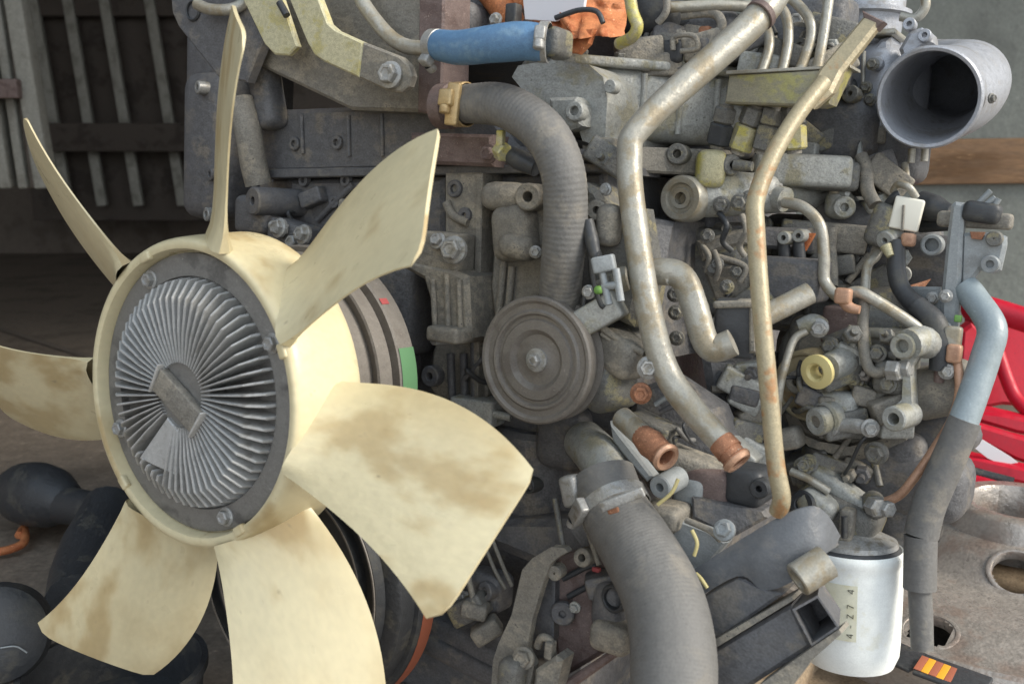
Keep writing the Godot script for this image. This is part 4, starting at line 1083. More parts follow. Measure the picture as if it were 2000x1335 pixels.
	lump("sensor_knuckle", "alum", Vector3(0.3649, 0.5752, -0.47), Vector3(0.026, 0.028, 0.026), 0.010)
	boss("knuckle_face", "alum", Vector3(0.375, 0.5726, -0.452), Vector3(0.3, -0.1, 1), 0.01032, 0.00393, 0.012)
	plate("lever", "alum", [Vector3(0.3584, 0.5819, -0.46), Vector3(0.3721, 0.6246, -0.48), Vector3(0.3723, 0.6395, -0.485), Vector3(0.3788, 0.6247, -0.48), Vector3(0.376, 0.5993, -0.46), Vector3(0.3756, 0.5823, -0.455)], FR * -0.012, 0.003)
	pipe("lever_rod", "galv", [Vector3(0.362, 0.5844, -0.46), Vector3(0.3612, 0.604, -0.465), Vector3(0.3685, 0.6141, -0.47)], 0.00491)
	pipe("hose_elbow", "dusty", [Vector3(0.3794, 0.6219, -0.475), Vector3(0.3866, 0.6097, -0.47), Vector3(0.3912, 0.5905, -0.465), Vector3(0.4008, 0.5763, -0.46)], 0.00639)
	pipe("rail_rod", "galv", [Vector3(0.3653, 0.5888, -0.5), Vector3(0.4069, 0.5901, -0.53)], 0.00405)
	lump("fitting_cluster", "grime", Vector3(0.4143, 0.5577, -0.44), Vector3(0.024, 0.04, 0.025), 0.008, Vector3(0, 0, -15))
	boss("fitting_cap", "alum", Vector3(0.4205, 0.544, -0.425), Vector3(-0.3, -0.3, 1), 0.00866, 0.00241, 0.02)
	pipe("fitting_stub", "zinc", [Vector3(0.423, 0.5396, -0.42), Vector3(0.4287, 0.5309, -0.418)], [0.00524, 0.00381, 0.00333])
	lump("white_connector", "ivory", Vector3(0.4342, 0.5688, -0.44), Vector3(0.025, 0.029, 0.022), 0.002, Vector3(0, 10, -8), "white plastic wiring connector block")
	plate("connector_rib", "dusty", [Vector3(0.4327, 0.5764, -0.425), Vector3(0.4345, 0.5765, -0.425), Vector3(0.4354, 0.554, -0.425), Vector3(0.4336, 0.5539, -0.425)], FR * -0.003, 0.0003)
	pipe("connector_loop", "galv", [Vector3(0.4203, 0.5879, -0.44), Vector3(0.4252, 0.5947, -0.435), Vector3(0.4353, 0.5925, -0.43), Vector3(0.4416, 0.5839, -0.435)], 0.00337)
	pipe("connector_wire", "black", [Vector3(0.417, 0.5763, -0.44), Vector3(0.4232, 0.5833, -0.435), Vector3(0.4274, 0.5857, -0.435)], 0.00433)
	lump("copper_tip", "copper", Vector3(0.4399, 0.5461, -0.43), Vector3(0.012, 0.012, 0.012), 0.003)
	pipe("fuel_hose", "black", [Vector3(0.4299, 0.5446, -0.43), Vector3(0.4337, 0.5174, -0.425), Vector3(0.4422, 0.5, -0.42), Vector3(0.4607, 0.4864, -0.41)], [0.00762, 0.0081, 0.0081, 0.00905], "black rubber fuel hose")
	pipe("fuel_hose", "black", [Vector3(0.4571, 0.4907, -0.405), Vector3(0.4741, 0.4772, -0.4), Vector3(0.4821, 0.4608, -0.395), Vector3(0.4836, 0.438, -0.395)], [0.00895, 0.01037, 0.00942, 0.00895])
	pipe("hose_nipple", "maroon", [Vector3(0.4835, 0.4389, -0.395), Vector3(0.4834, 0.4276, -0.397)], 0.00424)
	pipe("black_plug", "black", [Vector3(0.4373, 0.5786, -0.48), Vector3(0.4566, 0.5744, -0.47), Vector3(0.4672, 0.5738, -0.465)], [0.01341, 0.01241, 0.00596])
	pipe("black_plug", "black", [Vector3(0.4372, 0.5598, -0.49), Vector3(0.4695, 0.5634, -0.47)], 0.00695)
	boss("black_plug_face", "paint_grey", Vector3(0.4558, 0.5426, -0.45), Vector3(0.1, 0, 1), 0.00973, 0.00584, 0.02)
	lump("rear_shade_box", "iron", Vector3(0.449, 0.5217, -0.52), Vector3(0.07, 0.06, 0.05), 0.015)  # added box standing in for the shade behind the fuel hose
	plate("rust_strap", "shield", [Vector3(0.4197, 0.5272, -0.5), Vector3(0.4311, 0.5305, -0.5), Vector3(0.4317, 0.5109, -0.5), Vector3(0.4273, 0.4982, -0.5)], FR * -0.02, 0.001)
	plate("rust_strap", "rust", [Vector3(0.4333, 0.5025, -0.46), Vector3(0.4509, 0.5105, -0.48), Vector3(0.4471, 0.501, -0.47), Vector3(0.4361, 0.4971, -0.46)], FR * -0.01, 0.001)

	# upright grey bracket with a mounting ear
	plate("upright_bracket", "paint_grey", [Vector3(0.4738, 0.578, -0.42), Vector3(0.4768, 0.5811, -0.42), Vector3(0.4834, 0.5805, -0.42), Vector3(0.4849, 0.5741, -0.42), Vector3(0.4859, 0.548, -0.42), Vector3(0.4884, 0.5085, -0.42), Vector3(0.4896, 0.4641, -0.42), Vector3(0.4756, 0.4625, -0.42), Vector3(0.4736, 0.5073, -0.42), Vector3(0.4732, 0.5516, -0.42)], FR * -0.012, 0.003, "grey painted upright steel bracket")
	plate("bracket_ear", "paint_grey", [Vector3(0.4836, 0.5544, -0.425), Vector3(0.4985, 0.5566, -0.425), Vector3(0.5125, 0.5561, -0.425), Vector3(0.5191, 0.5534, -0.425), Vector3(0.5199, 0.5457, -0.425), Vector3(0.5178, 0.5248, -0.425), Vector3(0.5121, 0.5218, -0.425), Vector3(0.5019, 0.5236, -0.425), Vector3(0.4951, 0.5112, -0.425), Vector3(0.4882, 0.5017, -0.425)], FR * -0.008, 0.003)
	boss("ear_hole", "paint_grey", Vector3(0.5096, 0.5295, -0.42), FR, 0.00754, 0.0033, 0.01)
	boss("ear_boss", "grime", Vector3(0.5108, 0.5512, -0.418), FR, 0.0066, 0.00047, 0.008)
	plate("rust_patch", "rust", [Vector3(0.491, 0.5561, -0.421), Vector3(0.5031, 0.5564, -0.421), Vector3(0.501, 0.5497, -0.421), Vector3(0.4929, 0.5501, -0.421)], FR * -0.003, 0.0003)
	lump("ear_arm", "dusty", Vector3(0.4911, 0.5661, -0.44), Vector3(0.06, 0.014, 0.02), 0.004)
	lump("socket", "black", Vector3(0.498, 0.5728, -0.43), Vector3(0.03, 0.018, 0.026), 0.006, Vector3(0, 0, -6))
	for q in [[Vector3(0.4904, 0.5754, -0.425), Vector3(0.5032, 0.5914, -0.425)], [Vector3(0.4966, 0.5756, -0.424), Vector3(0.5075, 0.5859, -0.424)], [Vector3(0.5049, 0.5729, -0.424), Vector3(0.5104, 0.5848, -0.424)]]:
		pipe("socket_pin", "paint_grey", q, 0.00236)
	for q in [Vector3(0.4794, 0.5001, -0.41), Vector3(0.4652, 0.4962, -0.43), Vector3(0.4814, 0.4729, -0.41)]:
		bolt(q, FR, 0.0042)
	plate("stay_plate", "paint_grey", [Vector3(0.4419, 0.5039, -0.44), Vector3(0.4709, 0.5067, -0.43), Vector3(0.4737, 0.4707, -0.43), Vector3(0.4547, 0.4865, -0.44)], FR * -0.008, 0.002)

	# blue grey pipe and the black hose it runs into
	pipe("drain_pipe", "paint_blue", [Vector3(0.4904, 0.5084, -0.43), Vector3(0.5005, 0.4984, -0.425), Vector3(0.5182, 0.4769, -0.41), Vector3(0.5172, 0.4515, -0.4), Vector3(0.5129, 0.4201, -0.385), Vector3(0.509, 0.397, -0.375)], [0.01178, 0.01178, 0.01212, 0.01212, 0.01212, 0.01212], "pale blue painted drain pipe", null, 0.0, 0.0, 0.004, 20)
	pipe("drain_hose", "rubber", [Vector3(0.5109, 0.4017, -0.375), Vector3(0.5014, 0.3639, -0.37), Vector3(0.4919, 0.3279, -0.365), Vector3(0.489, 0.3014, -0.362)], [0.01305, 0.01352, 0.01398, 0.01398], "black rubber drain hose", null, 0.0, 0.0, 0.004, 20)
	pipe("drain_hose_sleeve", "rubber", [Vector3(0.4888, 0.3011, -0.361), Vector3(0.4931, 0.2565, -0.358)], 0.01337)
	pipe("drain_tip", "rubber", [Vector3(0.4927, 0.2567, -0.36), Vector3(0.4969, 0.2306, -0.358), Vector3(0.5006, 0.2061, -0.356)], [0.00968, 0.00968, 0.00922])
	pipe("return_line", "copper", [Vector3(0.4896, 0.4744, -0.4), Vector3(0.495, 0.4535, -0.395), Vector3(0.5017, 0.4243, -0.39), Vector3(0.4997, 0.4006, -0.385), Vector3(0.4902, 0.3756, -0.38), Vector3(0.4758, 0.3449, -0.375), Vector3(0.4649, 0.3278, -0.375), Vector3(0.4489, 0.3168, -0.375)], 0.00396, "thin copper coloured return pipe")
	lump("line_clip", "galv", Vector3(0.4913, 0.4662, -0.395), Vector3(0.014, 0.02, 0.012), 0.003)
	lump("line_clip", "copper", Vector3(0.4946, 0.4539, -0.39), Vector3(0.012, 0.016, 0.012), 0.003)
	lump("green_tag", "green_plug", Vector3(0.4912, 0.4819, -0.41), Vector3(0.006, 0.006, 0.004), 0.001)
	bolt(Vector3(0.4902, 0.4381, -0.39), Vector3(0.3, 0, 1), 0.00513)

	build_intake()

func lathe_clip(parent: Node) -> void:
	# thin clip round the coolant pipe near its top
	wheel("pipe_clip", "maroon", Vector3(0.3224, 0.7295, -0.333), Vector3(0.3186, 0.7241, -0.33) - Vector3(0.267, 0.6316, -0.24), [Vector2(0.01231, -0.003), Vector2(0.01368, -0.0025), Vector2(0.01368, 0.0025), Vector2(0.01231, 0.003)], "", parent)

func build_intake() -> void:
	var o = Vector3(0.4422, 0.671, -0.44)
	var far = Vector3(0.4342, 0.6979, -0.575)
	var ax = (o - far).normalized()
	var len = o.distance_to(far)
	var ro = 0.04287
	var st = begin()
	lathe(st, o, ax, [Vector2(ro * 0.94, 0), Vector2(ro, 0.001), Vector2(ro * 1.035, -0.0005), Vector2(ro * 1.045, -0.003), Vector2(ro * 1.035, -0.006), Vector2(ro, -0.007), Vector2(ro, -0.011), Vector2(ro * 1.015, -0.0115), Vector2(ro * 1.015, -0.015), Vector2(ro, -0.0155), Vector2(ro * 1.01, -0.05)], 72)
	tube(st, curve([o - ax * 0.045, Vector3(0.4432, 0.6871, -0.53), Vector3(0.4436, 0.6994, -0.58), Vector3(0.4312, 0.7127, -0.64), Vector3(0.3823, 0.7236, -0.68), Vector3(0.3494, 0.7245, -0.68)], 6), [ro * 1.01, ro * 1.01, ro * 1.0, ro * 0.95, ro * 0.9], 48, false, true)
	var it = put("intake_pipe", finish(st), "throttle", null, "wide open grey aluminium air intake elbow")
	var inner = begin()
	lathe(inner, o, ax, [Vector2(ro * 0.94, 0), Vector2(ro * 0.925, -0.003), Vector2(ro * 0.92, -0.05), Vector2(ro * 0.72, -len + 0.01)], 72)
	tube(inner, curve([far + ax * 0.012, far - ax * 0.02, Vector3(0.4205, 0.7139, -0.655), Vector3(0.384, 0.7225, -0.672), Vector3(0.3574, 0.7229, -0.67)], 6), [ro * 0.72, ro * 0.72, ro * 0.7], 48, false, true)
	put("intake_bore", finish(inner), "throttle", it)
	bolt(Vector3(0.4882, 0.6741, -0.475), Vector3(0.8, 0, 0.4), 0.00337, "grime", it)
	# throttle body behind it
	lump("throttle_body", "throttle", Vector3(0.3797, 0.687, -0.56), Vector3(0.05, 0.10, 0.09), 0.02, Vector3(0, -20, 0))
	plate("throttle_flange", "throttle", [Vector3(0.3629, 0.7243, -0.52), Vector3(0.3753, 0.7384, -0.52), Vector3(0.3847, 0.7404, -0.52), Vector3(0.388, 0.682, -0.52), Vector3(0.3848, 0.6649, -0.52), Vector3(0.3665, 0.6665, -0.52), Vector3(0.3616, 0.6973, -0.52)], FR * -0.05, 0.004)
	plate("throttle_ear", "throttle", [Vector3(0.3979, 0.7246, -0.5), Vector3(0.4056, 0.7407, -0.5), Vector3(0.4167, 0.7439, -0.5), Vector3(0.4254, 0.7388, -0.5), Vector3(0.4281, 0.7294, -0.5), Vector3(0.4187, 0.7238, -0.5), Vector3(0.404, 0.7102, -0.5)], FR * -0.03, 0.004)
	for q in [Vector3(0.4213, 0.7354, -0.495), Vector3(0.4054, 0.7473, -0.5), Vector3(0.3775, 0.7133, -0.505)]:
		boss("ear_hole", "throttle", q, Vector3(0, 0.1, 1), 0.00608, 0.00253, 0.008)
	pipe("flange_seam", "galv", [Vector3(0.3634, 0.7252, -0.51), Vector3(0.3653, 0.6959, -0.51), Vector3(0.3671, 0.6664, -0.51)], 0.00203)
	for q in [Vector3(0.3755, 0.7111, -0.5), Vector3(0.3764, 0.6774, -0.5), Vector3(0.37, 0.6902, -0.505)]:
		bolt(q, FR, 0.00456, "grime")
	lump("throttle_motor", "black", Vector3(0.3428, 0.6851, -0.54), Vector3(0.035, 0.035, 0.05), 0.012)
	boss("motor_cap", "grime", Vector3(0.3591, 0.6827, -0.49), Vector3(-0.2, 0.2, 1), 0.00861, 0.00253, 0.01)
	lump("throttle_lower", "iron", Vector3(0.3886, 0.6301, -0.55), Vector3(0.07, 0.06, 0.06), 0.015)
	for q in [[Vector3(0.4197, 0.6315, -0.5), Vector3(0.4201, 0.6181, -0.5)], [Vector3(0.4315, 0.6326, -0.5), Vector3(0.4319, 0.6198, -0.5)], [Vector3(0.4146, 0.6171, -0.5), Vector3(0.4206, 0.5974, -0.49)]]:
		pipe("hanging_stud", "galv", q, 0.00348)
	# canister above the throttle
	var cc = Vector3(0.3516, 0.769, -0.56)
	wheel("egr_canister", "throttle", cc, UP, [Vector2(0, 0.05), Vector2(0.03361, 0.05), Vector2(0.0347, 0.004), Vector2(0.0412, 0.003), Vector2(0.0412, -0.001), Vector2(0.03361, -0.002), Vector2(0.03145, -0.030), Vector2(0.02819, -0.033), Vector2(0, -0.033)], "round pale metal canister")
	lump("canister_foot", "galv", Vector3(0.36, 0.744, -0.54), Vector3(0.06, 0.006, 0.05), 0.002)
	pipe("canister_hook", "galv", [Vector3(0.3943, 0.7877, -0.52), Vector3(0.41, 0.7795, -0.52), Vector3(0.4141, 0.7665, -0.52), Vector3(0.4068, 0.756, -0.52), Vector3(0.3925, 0.7583, -0.52)], 0.00465)
	lump("canister_arm", "iron", Vector3(0.3259, 0.7534, -0.55), Vector3(0.03, 0.05, 0.03), 0.01)
	lump("canister_post", "throttle", Vector3(0.3191, 0.74, -0.56), Vector3(0.02, 0.10, 0.03), 0.006)

# ---------------------------------------------------------------- high pressure fuel pump
func build_pump() -> void:
	lump("pump_mount", "iron", Vector3(0.3747, 0.3828, -0.5), Vector3(0.13, 0.15, 0.06), 0.02)
	lump("pump_body", "grime", Vector3(0.3887, 0.4121, -0.44), Vector3(0.115, 0.10, 0.06), 0.025)
	wheel("pump_flange", "dusty", Vector3(0.3985, 0.4028, -0.408), Vector3(-0.1, -0.05, 1), [Vector2(0.0622, -0.03), Vector2(0.0622, -0.003), Vector2(0.05937, 0), Vector2(0.04712, 0.001), Vector2(0.04571, -0.004), Vector2(0.03299, -0.003), Vector2(0, -0.003)], "", null, 48)
	wheel("pump_disc", "tan", Vector3(0.3727, 0.4088, -0.386), Vector3(-0.25, -0.1, 1), [Vector2(0.0332, -0.03), Vector2(0.0332, -0.004), Vector2(0.03135, 0), Vector2(0.02951, 0), Vector2(0.02767, -0.002), Vector2(0, -0.002)], "oily brown round pump cover", null, 48)
	pipe("disc_rim", "zinc", [Vector3(0.3521, 0.436, -0.395), Vector3(0.3649, 0.4369, -0.392), Vector3(0.3781, 0.4279, -0.39), Vector3(0.3836, 0.412, -0.392), Vector3(0.3796, 0.392, -0.396)], 0.00182)
	plate("pump_housing", "grime", [Vector3(0.378, 0.4531, -0.398), Vector3(0.3999, 0.4648, -0.398), Vector3(0.4415, 0.4693, -0.398), Vector3(0.4606, 0.4491, -0.398), Vector3(0.4647, 0.3864, -0.398), Vector3(0.4384, 0.3673, -0.398), Vector3(0.405, 0.3625, -0.398), Vector3(0.3864, 0.388, -0.398), Vector3(0.4006, 0.409, -0.398), Vector3(0.3912, 0.4359, -0.398)], FR * -0.03, 0.006)
	# inlet valve with amber plastic end
	var v0 = Vector3(0.3942, 0.4296, -0.345)
	var v1 = Vector3(0.4087, 0.4379, -0.4)
	var vd = (v0 - v1).normalized()
	pipe("inlet_valve", "alum", [v0 - vd * 0.016, (v0 + v1) * 0.5, v1], [0.01204, 0.01308, 0.01642, 0.01568], "", null, 0.0, 0.0, 0.004, 24)
	var st = begin()
	lathe(st, v0, vd, [Vector2(0.0107, -0.008), Vector2(0.01471, -0.004), Vector2(0.01516, 0.001), Vector2(0.00892, 0.003), Vector2(0.00847, 0.003), Vector2(0.00624, 0.001), Vector2(0.0058, -0.012)], 24)
	put("valve_socket", finish(st), "amber", null, "yellowed plastic socket")
	wheel("valve_collar", "grime", v1, vd, [Vector2(0.01915, -0.01), Vector2(0.01915, 0.0), Vector2(0.01642, 0.003)])
	# lower regulator
	var r0 = Vector3(0.3937, 0.384, -0.355)
	boss("regulator", "alum", r0, Vector3(-0.55, -0.15, 1), 0.01248, 0.00535, 0.03)
	wheel("regulator_face", "dusty", r0 + Vector3(-0.55, -0.15, 1).normalized() * -0.001, Vector3(-0.55, -0.15, 1), [Vector2(0.00669, -0.006), Vector2(0.0058, -0.001), Vector2(0, -0.001)])
	wheel("regulator_collar", "alum", r0, Vector3(-0.55, -0.15, 1), [Vector2(0.01338, -0.024), Vector2(0.01605, -0.02), Vector2(0.01605, -0.012), Vector2(0.01338, -0.010)])
	lump("regulator_arm", "alum", Vector3(0.4058, 0.3927, -0.385), Vector3(0.035, 0.035, 0.03), 0.008)
	pipe("valve_stem", "steel", [Vector3(0.4058, 0.3808, -0.365), Vector3(0.421, 0.3842, -0.365), Vector3(0.4403, 0.3854, -0.36)], [0.00496, 0.00631, 0.00676, 0.00496])
	bolt(Vector3(0.4399, 0.3857, -0.358), Vector3(0.5, 0, 1), 0.00586)
	boss("valve_nut", "steel", Vector3(0.407, 0.379, -0.36), Vector3(-0.3, 0, 1), 0.00586, 0.0018, 0.012)
	# machined arm on the right of the pump
	plate("pump_arm", "alum", [Vector3(0.4537, 0.4642, -0.365), Vector3(0.4671, 0.4735, -0.365), Vector3(0.4756, 0.4688, -0.365), Vector3(0.4761, 0.456, -0.365), Vector3(0.4696, 0.4488, -0.365), Vector3(0.4656, 0.4396, -0.365), Vector3(0.4706, 0.4054, -0.365), Vector3(0.4703, 0.3922, -0.365), Vector3(0.4614, 0.3855, -0.365), Vector3(0.4517, 0.387, -0.365), Vector3(0.4488, 0.3985, -0.365), Vector3(0.4553, 0.4053, -0.365), Vector3(0.4617, 0.4128, -0.365), Vector3(0.4599, 0.4432, -0.365), Vector3(0.4537, 0.4511, -0.365)], FR * -0.025, 0.004, "pale machined pump arm")
	boss("arm_eye", "alum", Vector3(0.4605, 0.3988, -0.345), Vector3(-0.25, -0.05, 1), 0.0107, 0.0049, 0.03)
	boss("arm_eye", "alum", Vector3(0.4593, 0.4587, -0.355), Vector3(-0.2, 0, 1), 0.01082, 0.00541, 0.02)
	pipe("arm_top", "alum", [Vector3(0.4634, 0.4605, -0.36), Vector3(0.4702, 0.4631, -0.375), Vector3(0.4725, 0.4592, -0.39)], 0.01277)
	# unions and screws over the pump face
	nut(Vector3(0.4481, 0.4364, -0.365), Vector3(1, 0.1, 0.25), 0.00912, 0.012, "steel")
	nut(Vector3(0.4567, 0.439, -0.368), Vector3(1, 0.1, 0.25), 0.0073, 0.010, "steel")
	lump("union_body", "grime", Vector3(0.4485, 0.4286, -0.385), Vector3(0.03, 0.03, 0.03), 0.008)
	for q in [Vector3(0.3937, 0.4494, -0.38), Vector3(0.4174, 0.4212, -0.385), Vector3(0.3961, 0.4419, -0.39), Vector3(0.392, 0.4099, -0.38), Vector3(0.4482, 0.4235, -0.37), Vector3(0.4265, 0.4097, -0.385), Vector3(0.4061, 0.4565, -0.395), Vector3(0.4361, 0.4481, -0.375)]:
		bolt(q, Vector3(-0.1, 0.1, 1), 0.00593, "grime")
	for x in [[Vector3(0.4196, 0.4219, -0.39), Vector3(0.4313, 0.4058, -0.385), Vector3(0.4473, 0.4088, -0.38)], [Vector3(0.4269, 0.4506, -0.385), Vector3(0.4434, 0.4486, -0.38), Vector3(0.4533, 0.4458, -0.375)], [Vector3(0.4266, 0.3953, -0.39), Vector3(0.4405, 0.4123, -0.38), Vector3(0.4479, 0.425, -0.376)], [Vector3(0.4069, 0.4474, -0.395), Vector3(0.423, 0.4456, -0.385), Vector3(0.432, 0.4337, -0.38)]]:
		pipe("pump_wire", "grime", x, 0.00319)
	lump("pump_top_block", "maroon", Vector3(0.3939, 0.4651, -0.42), Vector3(0.035, 0.035, 0.03), 0.004)
	lump("pump_top_casting", "grime", Vector3(0.412, 0.4634, -0.44), Vector3(0.08, 0.04, 0.04), 0.01)
	lump("pump_top_casting", "grime", Vector3(0.3688, 0.4496, -0.43), Vector3(0.05, 0.04, 0.04), 0.01)
	pipe("feed_elbow", "alum", [Vector3(0.3671, 0.4632, -0.37), Vector3(0.379, 0.4678, -0.375), Vector3(0.386, 0.4645, -0.38)], [0.00684, 0.00912, 0.00775])
	bolt(Vector3(0.3853, 0.4651, -0.37), Vector3(0.2, 0, 1), 0.00638)
	pipe("thin_line", "galv", [Vector3(0.3762, 0.4617, -0.365), Vector3(0.3675, 0.4538, -0.36), Vector3(0.3649, 0.4325, -0.35), Vector3(0.363, 0.4053, -0.345), Vector3(0.3624, 0.3723, -0.35)], 0.00361, "thin pale curved pipe")
	lump("pump_tail", "dusty", Vector3(0.4809, 0.4167, -0.43), Vector3(0.055, 0.045, 0.06), 0.012, Vector3(0, 0, 20))
	lump("pump_tail", "iron", Vector3(0.4493, 0.3879, -0.47), Vector3(0.08, 0.09, 0.06), 0.02)
	lump("pump_tail", "iron", Vector3(0.4758, 0.3694, -0.46), Vector3(0.07, 0.05, 0.05), 0.015, Vector3(0, 0, 35))
	# lower edge of the pump and its mounting bolt
	plate("pump_skirt", "dusty", [Vector3(0.3667, 0.3629, -0.4), Vector3(0.3862, 0.358, -0.4), Vector3(0.4141, 0.358, -0.4), Vector3(0.4399, 0.3691, -0.4), Vector3(0.4603, 0.3831, -0.4), Vector3(0.4615, 0.3718, -0.4), Vector3(0.439, 0.3563, -0.4), Vector3(0.4058, 0.348, -0.4), Vector3(0.3773, 0.3516, -0.4)], FR * -0.03, 0.004)
	bolt(Vector3(0.4432, 0.3618, -0.375), Vector3(-0.1, -0.1, 1), 0.00775, "grime")
	lump("skirt_lug", "dusty", Vector3(0.3692, 0.3632, -0.37), Vector3(0.022, 0.02, 0.025), 0.006, Vector3(0, 0, 20))
	lump("under_casting", "iron", Vector3(0.4414, 0.326, -0.45), Vector3(0.14, 0.06, 0.08), 0.02)

# small fittings spread over a casting: bolts, bosses, ribs, clips and short lines
func fittings(at_seed: int, a: Vector3, b: Vector3, c: Vector3, count: int, size: float) -> void:
	var rng = RandomNumberGenerator.new()
	rng.seed = at_seed
	var u = b - a
	var v = c - a
	var kinds = ["grime", "dusty", "dusty", "iron", "grime", "alum"]
	for k in count:
		var p = a + u * rng.randf() + v * rng.randf() + FR * rng.randf_range(0.0, 0.012)
		var m: String = kinds[rng.randi() % kinds.size()]
		var dir = Vector3(rng.randf_range(-0.3, 0.5), rng.randf_range(-0.2, 0.5), 1)
		var q = size * rng.randf_range(0.7, 1.35)
		var pick: int = [0, 1, 2, 2, 2, 3, 3, 4, 5][rng.randi() % 9]
		if pick == 0:
			bolt(p, dir, 0.0055 * q, m)
		elif pick == 1:
			boss("boss", m, p, dir, 0.0085 * q, 0.0036 * q, 0.02)
		elif pick == 2:
			lump("casting_pad", m, p - FR * 0.006, Vector3(0.034, 0.020, 0.026) * q, 0.003, Vector3(0, rng.randf_range(0, 40), rng.randf_range(-40, 40)))
		elif pick == 3:
			var run = Vector3(rng.randf_range(-0.03, 0.03), rng.randf_range(-0.045, 0.045), -0.008) * q
			pipe("casting_rib", m, [p, p + run], 0.0028 * q, "", null, 0.0, 0.0, 0.004, 10)
		elif pick == 4:
			var run = Vector3(rng.randf_range(-0.03, 0.03), -0.04 * rng.randf(), 0)
			pipe("wire", ["black", "rubber", "grime"][rng.randi() % 3], [p, p + run * 0.5 + FR * 0.012 + UP * 0.006, p + run, p + run * 1.3 - FR * 0.01], 0.0019 * q, "", null, 0.0, 0.0, 0.004, 8)
		else:
			nut(p, dir, 0.0062 * q, 0.009 * q, m, null, "lock_nut")
			pipe("stud", m, [p - dir * 0.01, p + dir * 0.014 * q], 0.0026 * q, "", null, 0.0, 0.0, 0.004, 10)

func build_fittings() -> void:
	# stepped castings that fill the flank of the engine between pump, rail and block
	plate("flank_casting", "dusty", [Vector3(0.2139, 0.5464, -0.395), Vector3(0.3017, 0.5561, -0.41), Vector3(0.3131, 0.4546, -0.41), Vector3(0.2806, 0.4269, -0.4), Vector3(0.2415, 0.4238, -0.38), Vector3(0.2287, 0.4874, -0.385)], FR * -0.06, 0.006)
	plate("flank_casting", "grime", [Vector3(0.2853, 0.554, -0.47), Vector3(0.3487, 0.56, -0.48), Vector3(0.4213, 0.5591, -0.5), Vector3(0.4374, 0.4635, -0.48), Vector3(0.3626, 0.4524, -0.45), Vector3(0.3016, 0.4507, -0.45)], FR * -0.06, 0.006)
	plate("flank_casting", "iron", [Vector3(0.2776, 0.4242, -0.37), Vector3(0.3311, 0.433, -0.4), Vector3(0.3583, 0.3492, -0.4), Vector3(0.3566, 0.3032, -0.36), Vector3(0.3294, 0.3115, -0.34), Vector3(0.3063, 0.363, -0.35)], FR * -0.05, 0.006)
	plate("flank_casting", "dusty", [Vector3(0.3563, 0.3371, -0.44), Vector3(0.4212, 0.342, -0.45), Vector3(0.4684, 0.36, -0.48), Vector3(0.4706, 0.3074, -0.45), Vector3(0.4425, 0.2936, -0.42), Vector3(0.3697, 0.2952, -0.41)], FR * -0.05, 0.006)
	plate("flank_casting", "grime", [Vector3(0.307, 0.6683, -0.5), Vector3(0.3669, 0.6722, -0.54), Vector3(0.3826, 0.6141, -0.54), Vector3(0.3227, 0.6102, -0.5)], FR * -0.05, 0.006)
	plate("flank_casting", "grime", [Vector3(0.3925, 0.5, -0.43), Vector3(0.4441, 0.5041, -0.44), Vector3(0.4648, 0.4697, -0.43), Vector3(0.457, 0.4604, -0.42), Vector3(0.4123, 0.4647, -0.42)], FR * -0.03, 0.006)
	plate("block_cover", "dusty", [Vector3(0.071, 0.4711, -0.246), Vector3(0.1103, 0.477, -0.246), Vector3(0.117, 0.4156, -0.246), Vector3(0.118, 0.3502, -0.246), Vector3(0.0825, 0.3443, -0.246), Vector3(0.0497, 0.377, -0.246), Vector3(0.0509, 0.4123, -0.246)], FR * -0.03, 0.005)
	plate("block_cover", "iron", [Vector3(0.2301, 0.5543, -0.29), Vector3(0.2641, 0.5524, -0.33), Vector3(0.2584, 0.4921, -0.32), Vector3(0.2731, 0.4292, -0.31), Vector3(0.248, 0.4197, -0.28)], FR * -0.06, 0.006)
	plate("flank_casting", "grime", [Vector3(0.2765, 0.5207, -0.372), Vector3(0.3135, 0.5255, -0.385), Vector3(0.3174, 0.4807, -0.385), Vector3(0.2868, 0.4735, -0.375)], FR * -0.03, 0.004)
	for x in [[Vector3(0.2317, 0.5175, -0.385), Vector3(0.3029, 0.5271, -0.4)], [Vector3(0.241, 0.4591, -0.375), Vector3(0.3075, 0.4742, -0.4)], [Vector3(0.3049, 0.492, -0.445), Vector3(0.4278, 0.5016, -0.475)], [Vector3(0.3155, 0.6501, -0.495), Vector3(0.3747, 0.6565, -0.535)], [Vector3(0.2982, 0.4001, -0.35), Vector3(0.3487, 0.4031, -0.385)], [Vector3(0.3177, 0.3577, -0.335), Vector3(0.3589, 0.3623, -0.38)]]:
		pipe("casting_rib", "dusty", x, 0.0035)
	fittings(11, Vector3(0.2242, 0.5443, -0.385), Vector3(0.3058, 0.5513, -0.4), Vector3(0.2426, 0.4394, -0.375), 26, 1.0)
	fittings(23, Vector3(0.2943, 0.5518, -0.46), Vector3(0.4239, 0.5543, -0.49), Vector3(0.3098, 0.4574, -0.44), 26, 1.1)
	fittings(37, Vector3(0.3561, 0.4539, -0.385), Vector3(0.4511, 0.4668, -0.385), Vector3(0.3714, 0.3636, -0.385), 26, 1.0)
	fittings(41, Vector3(0.1999, 0.725, -0.35), Vector3(0.273, 0.7311, -0.38), Vector3(0.2078, 0.6862, -0.34), 20, 1.0)
	fittings(53, Vector3(0.3157, 0.6646, -0.49), Vector3(0.3747, 0.6685, -0.53), Vector3(0.3203, 0.6145, -0.49), 12, 1.1)
	fittings(61, Vector3(0.3687, 0.3413, -0.4), Vector3(0.4652, 0.3582, -0.43), Vector3(0.3803, 0.3017, -0.39), 16, 1.0)
	fittings(71, Vector3(0.2986, 0.4197, -0.345), Vector3(0.3387, 0.4262, -0.38), Vector3(0.3223, 0.3264, -0.33), 12, 1.0)
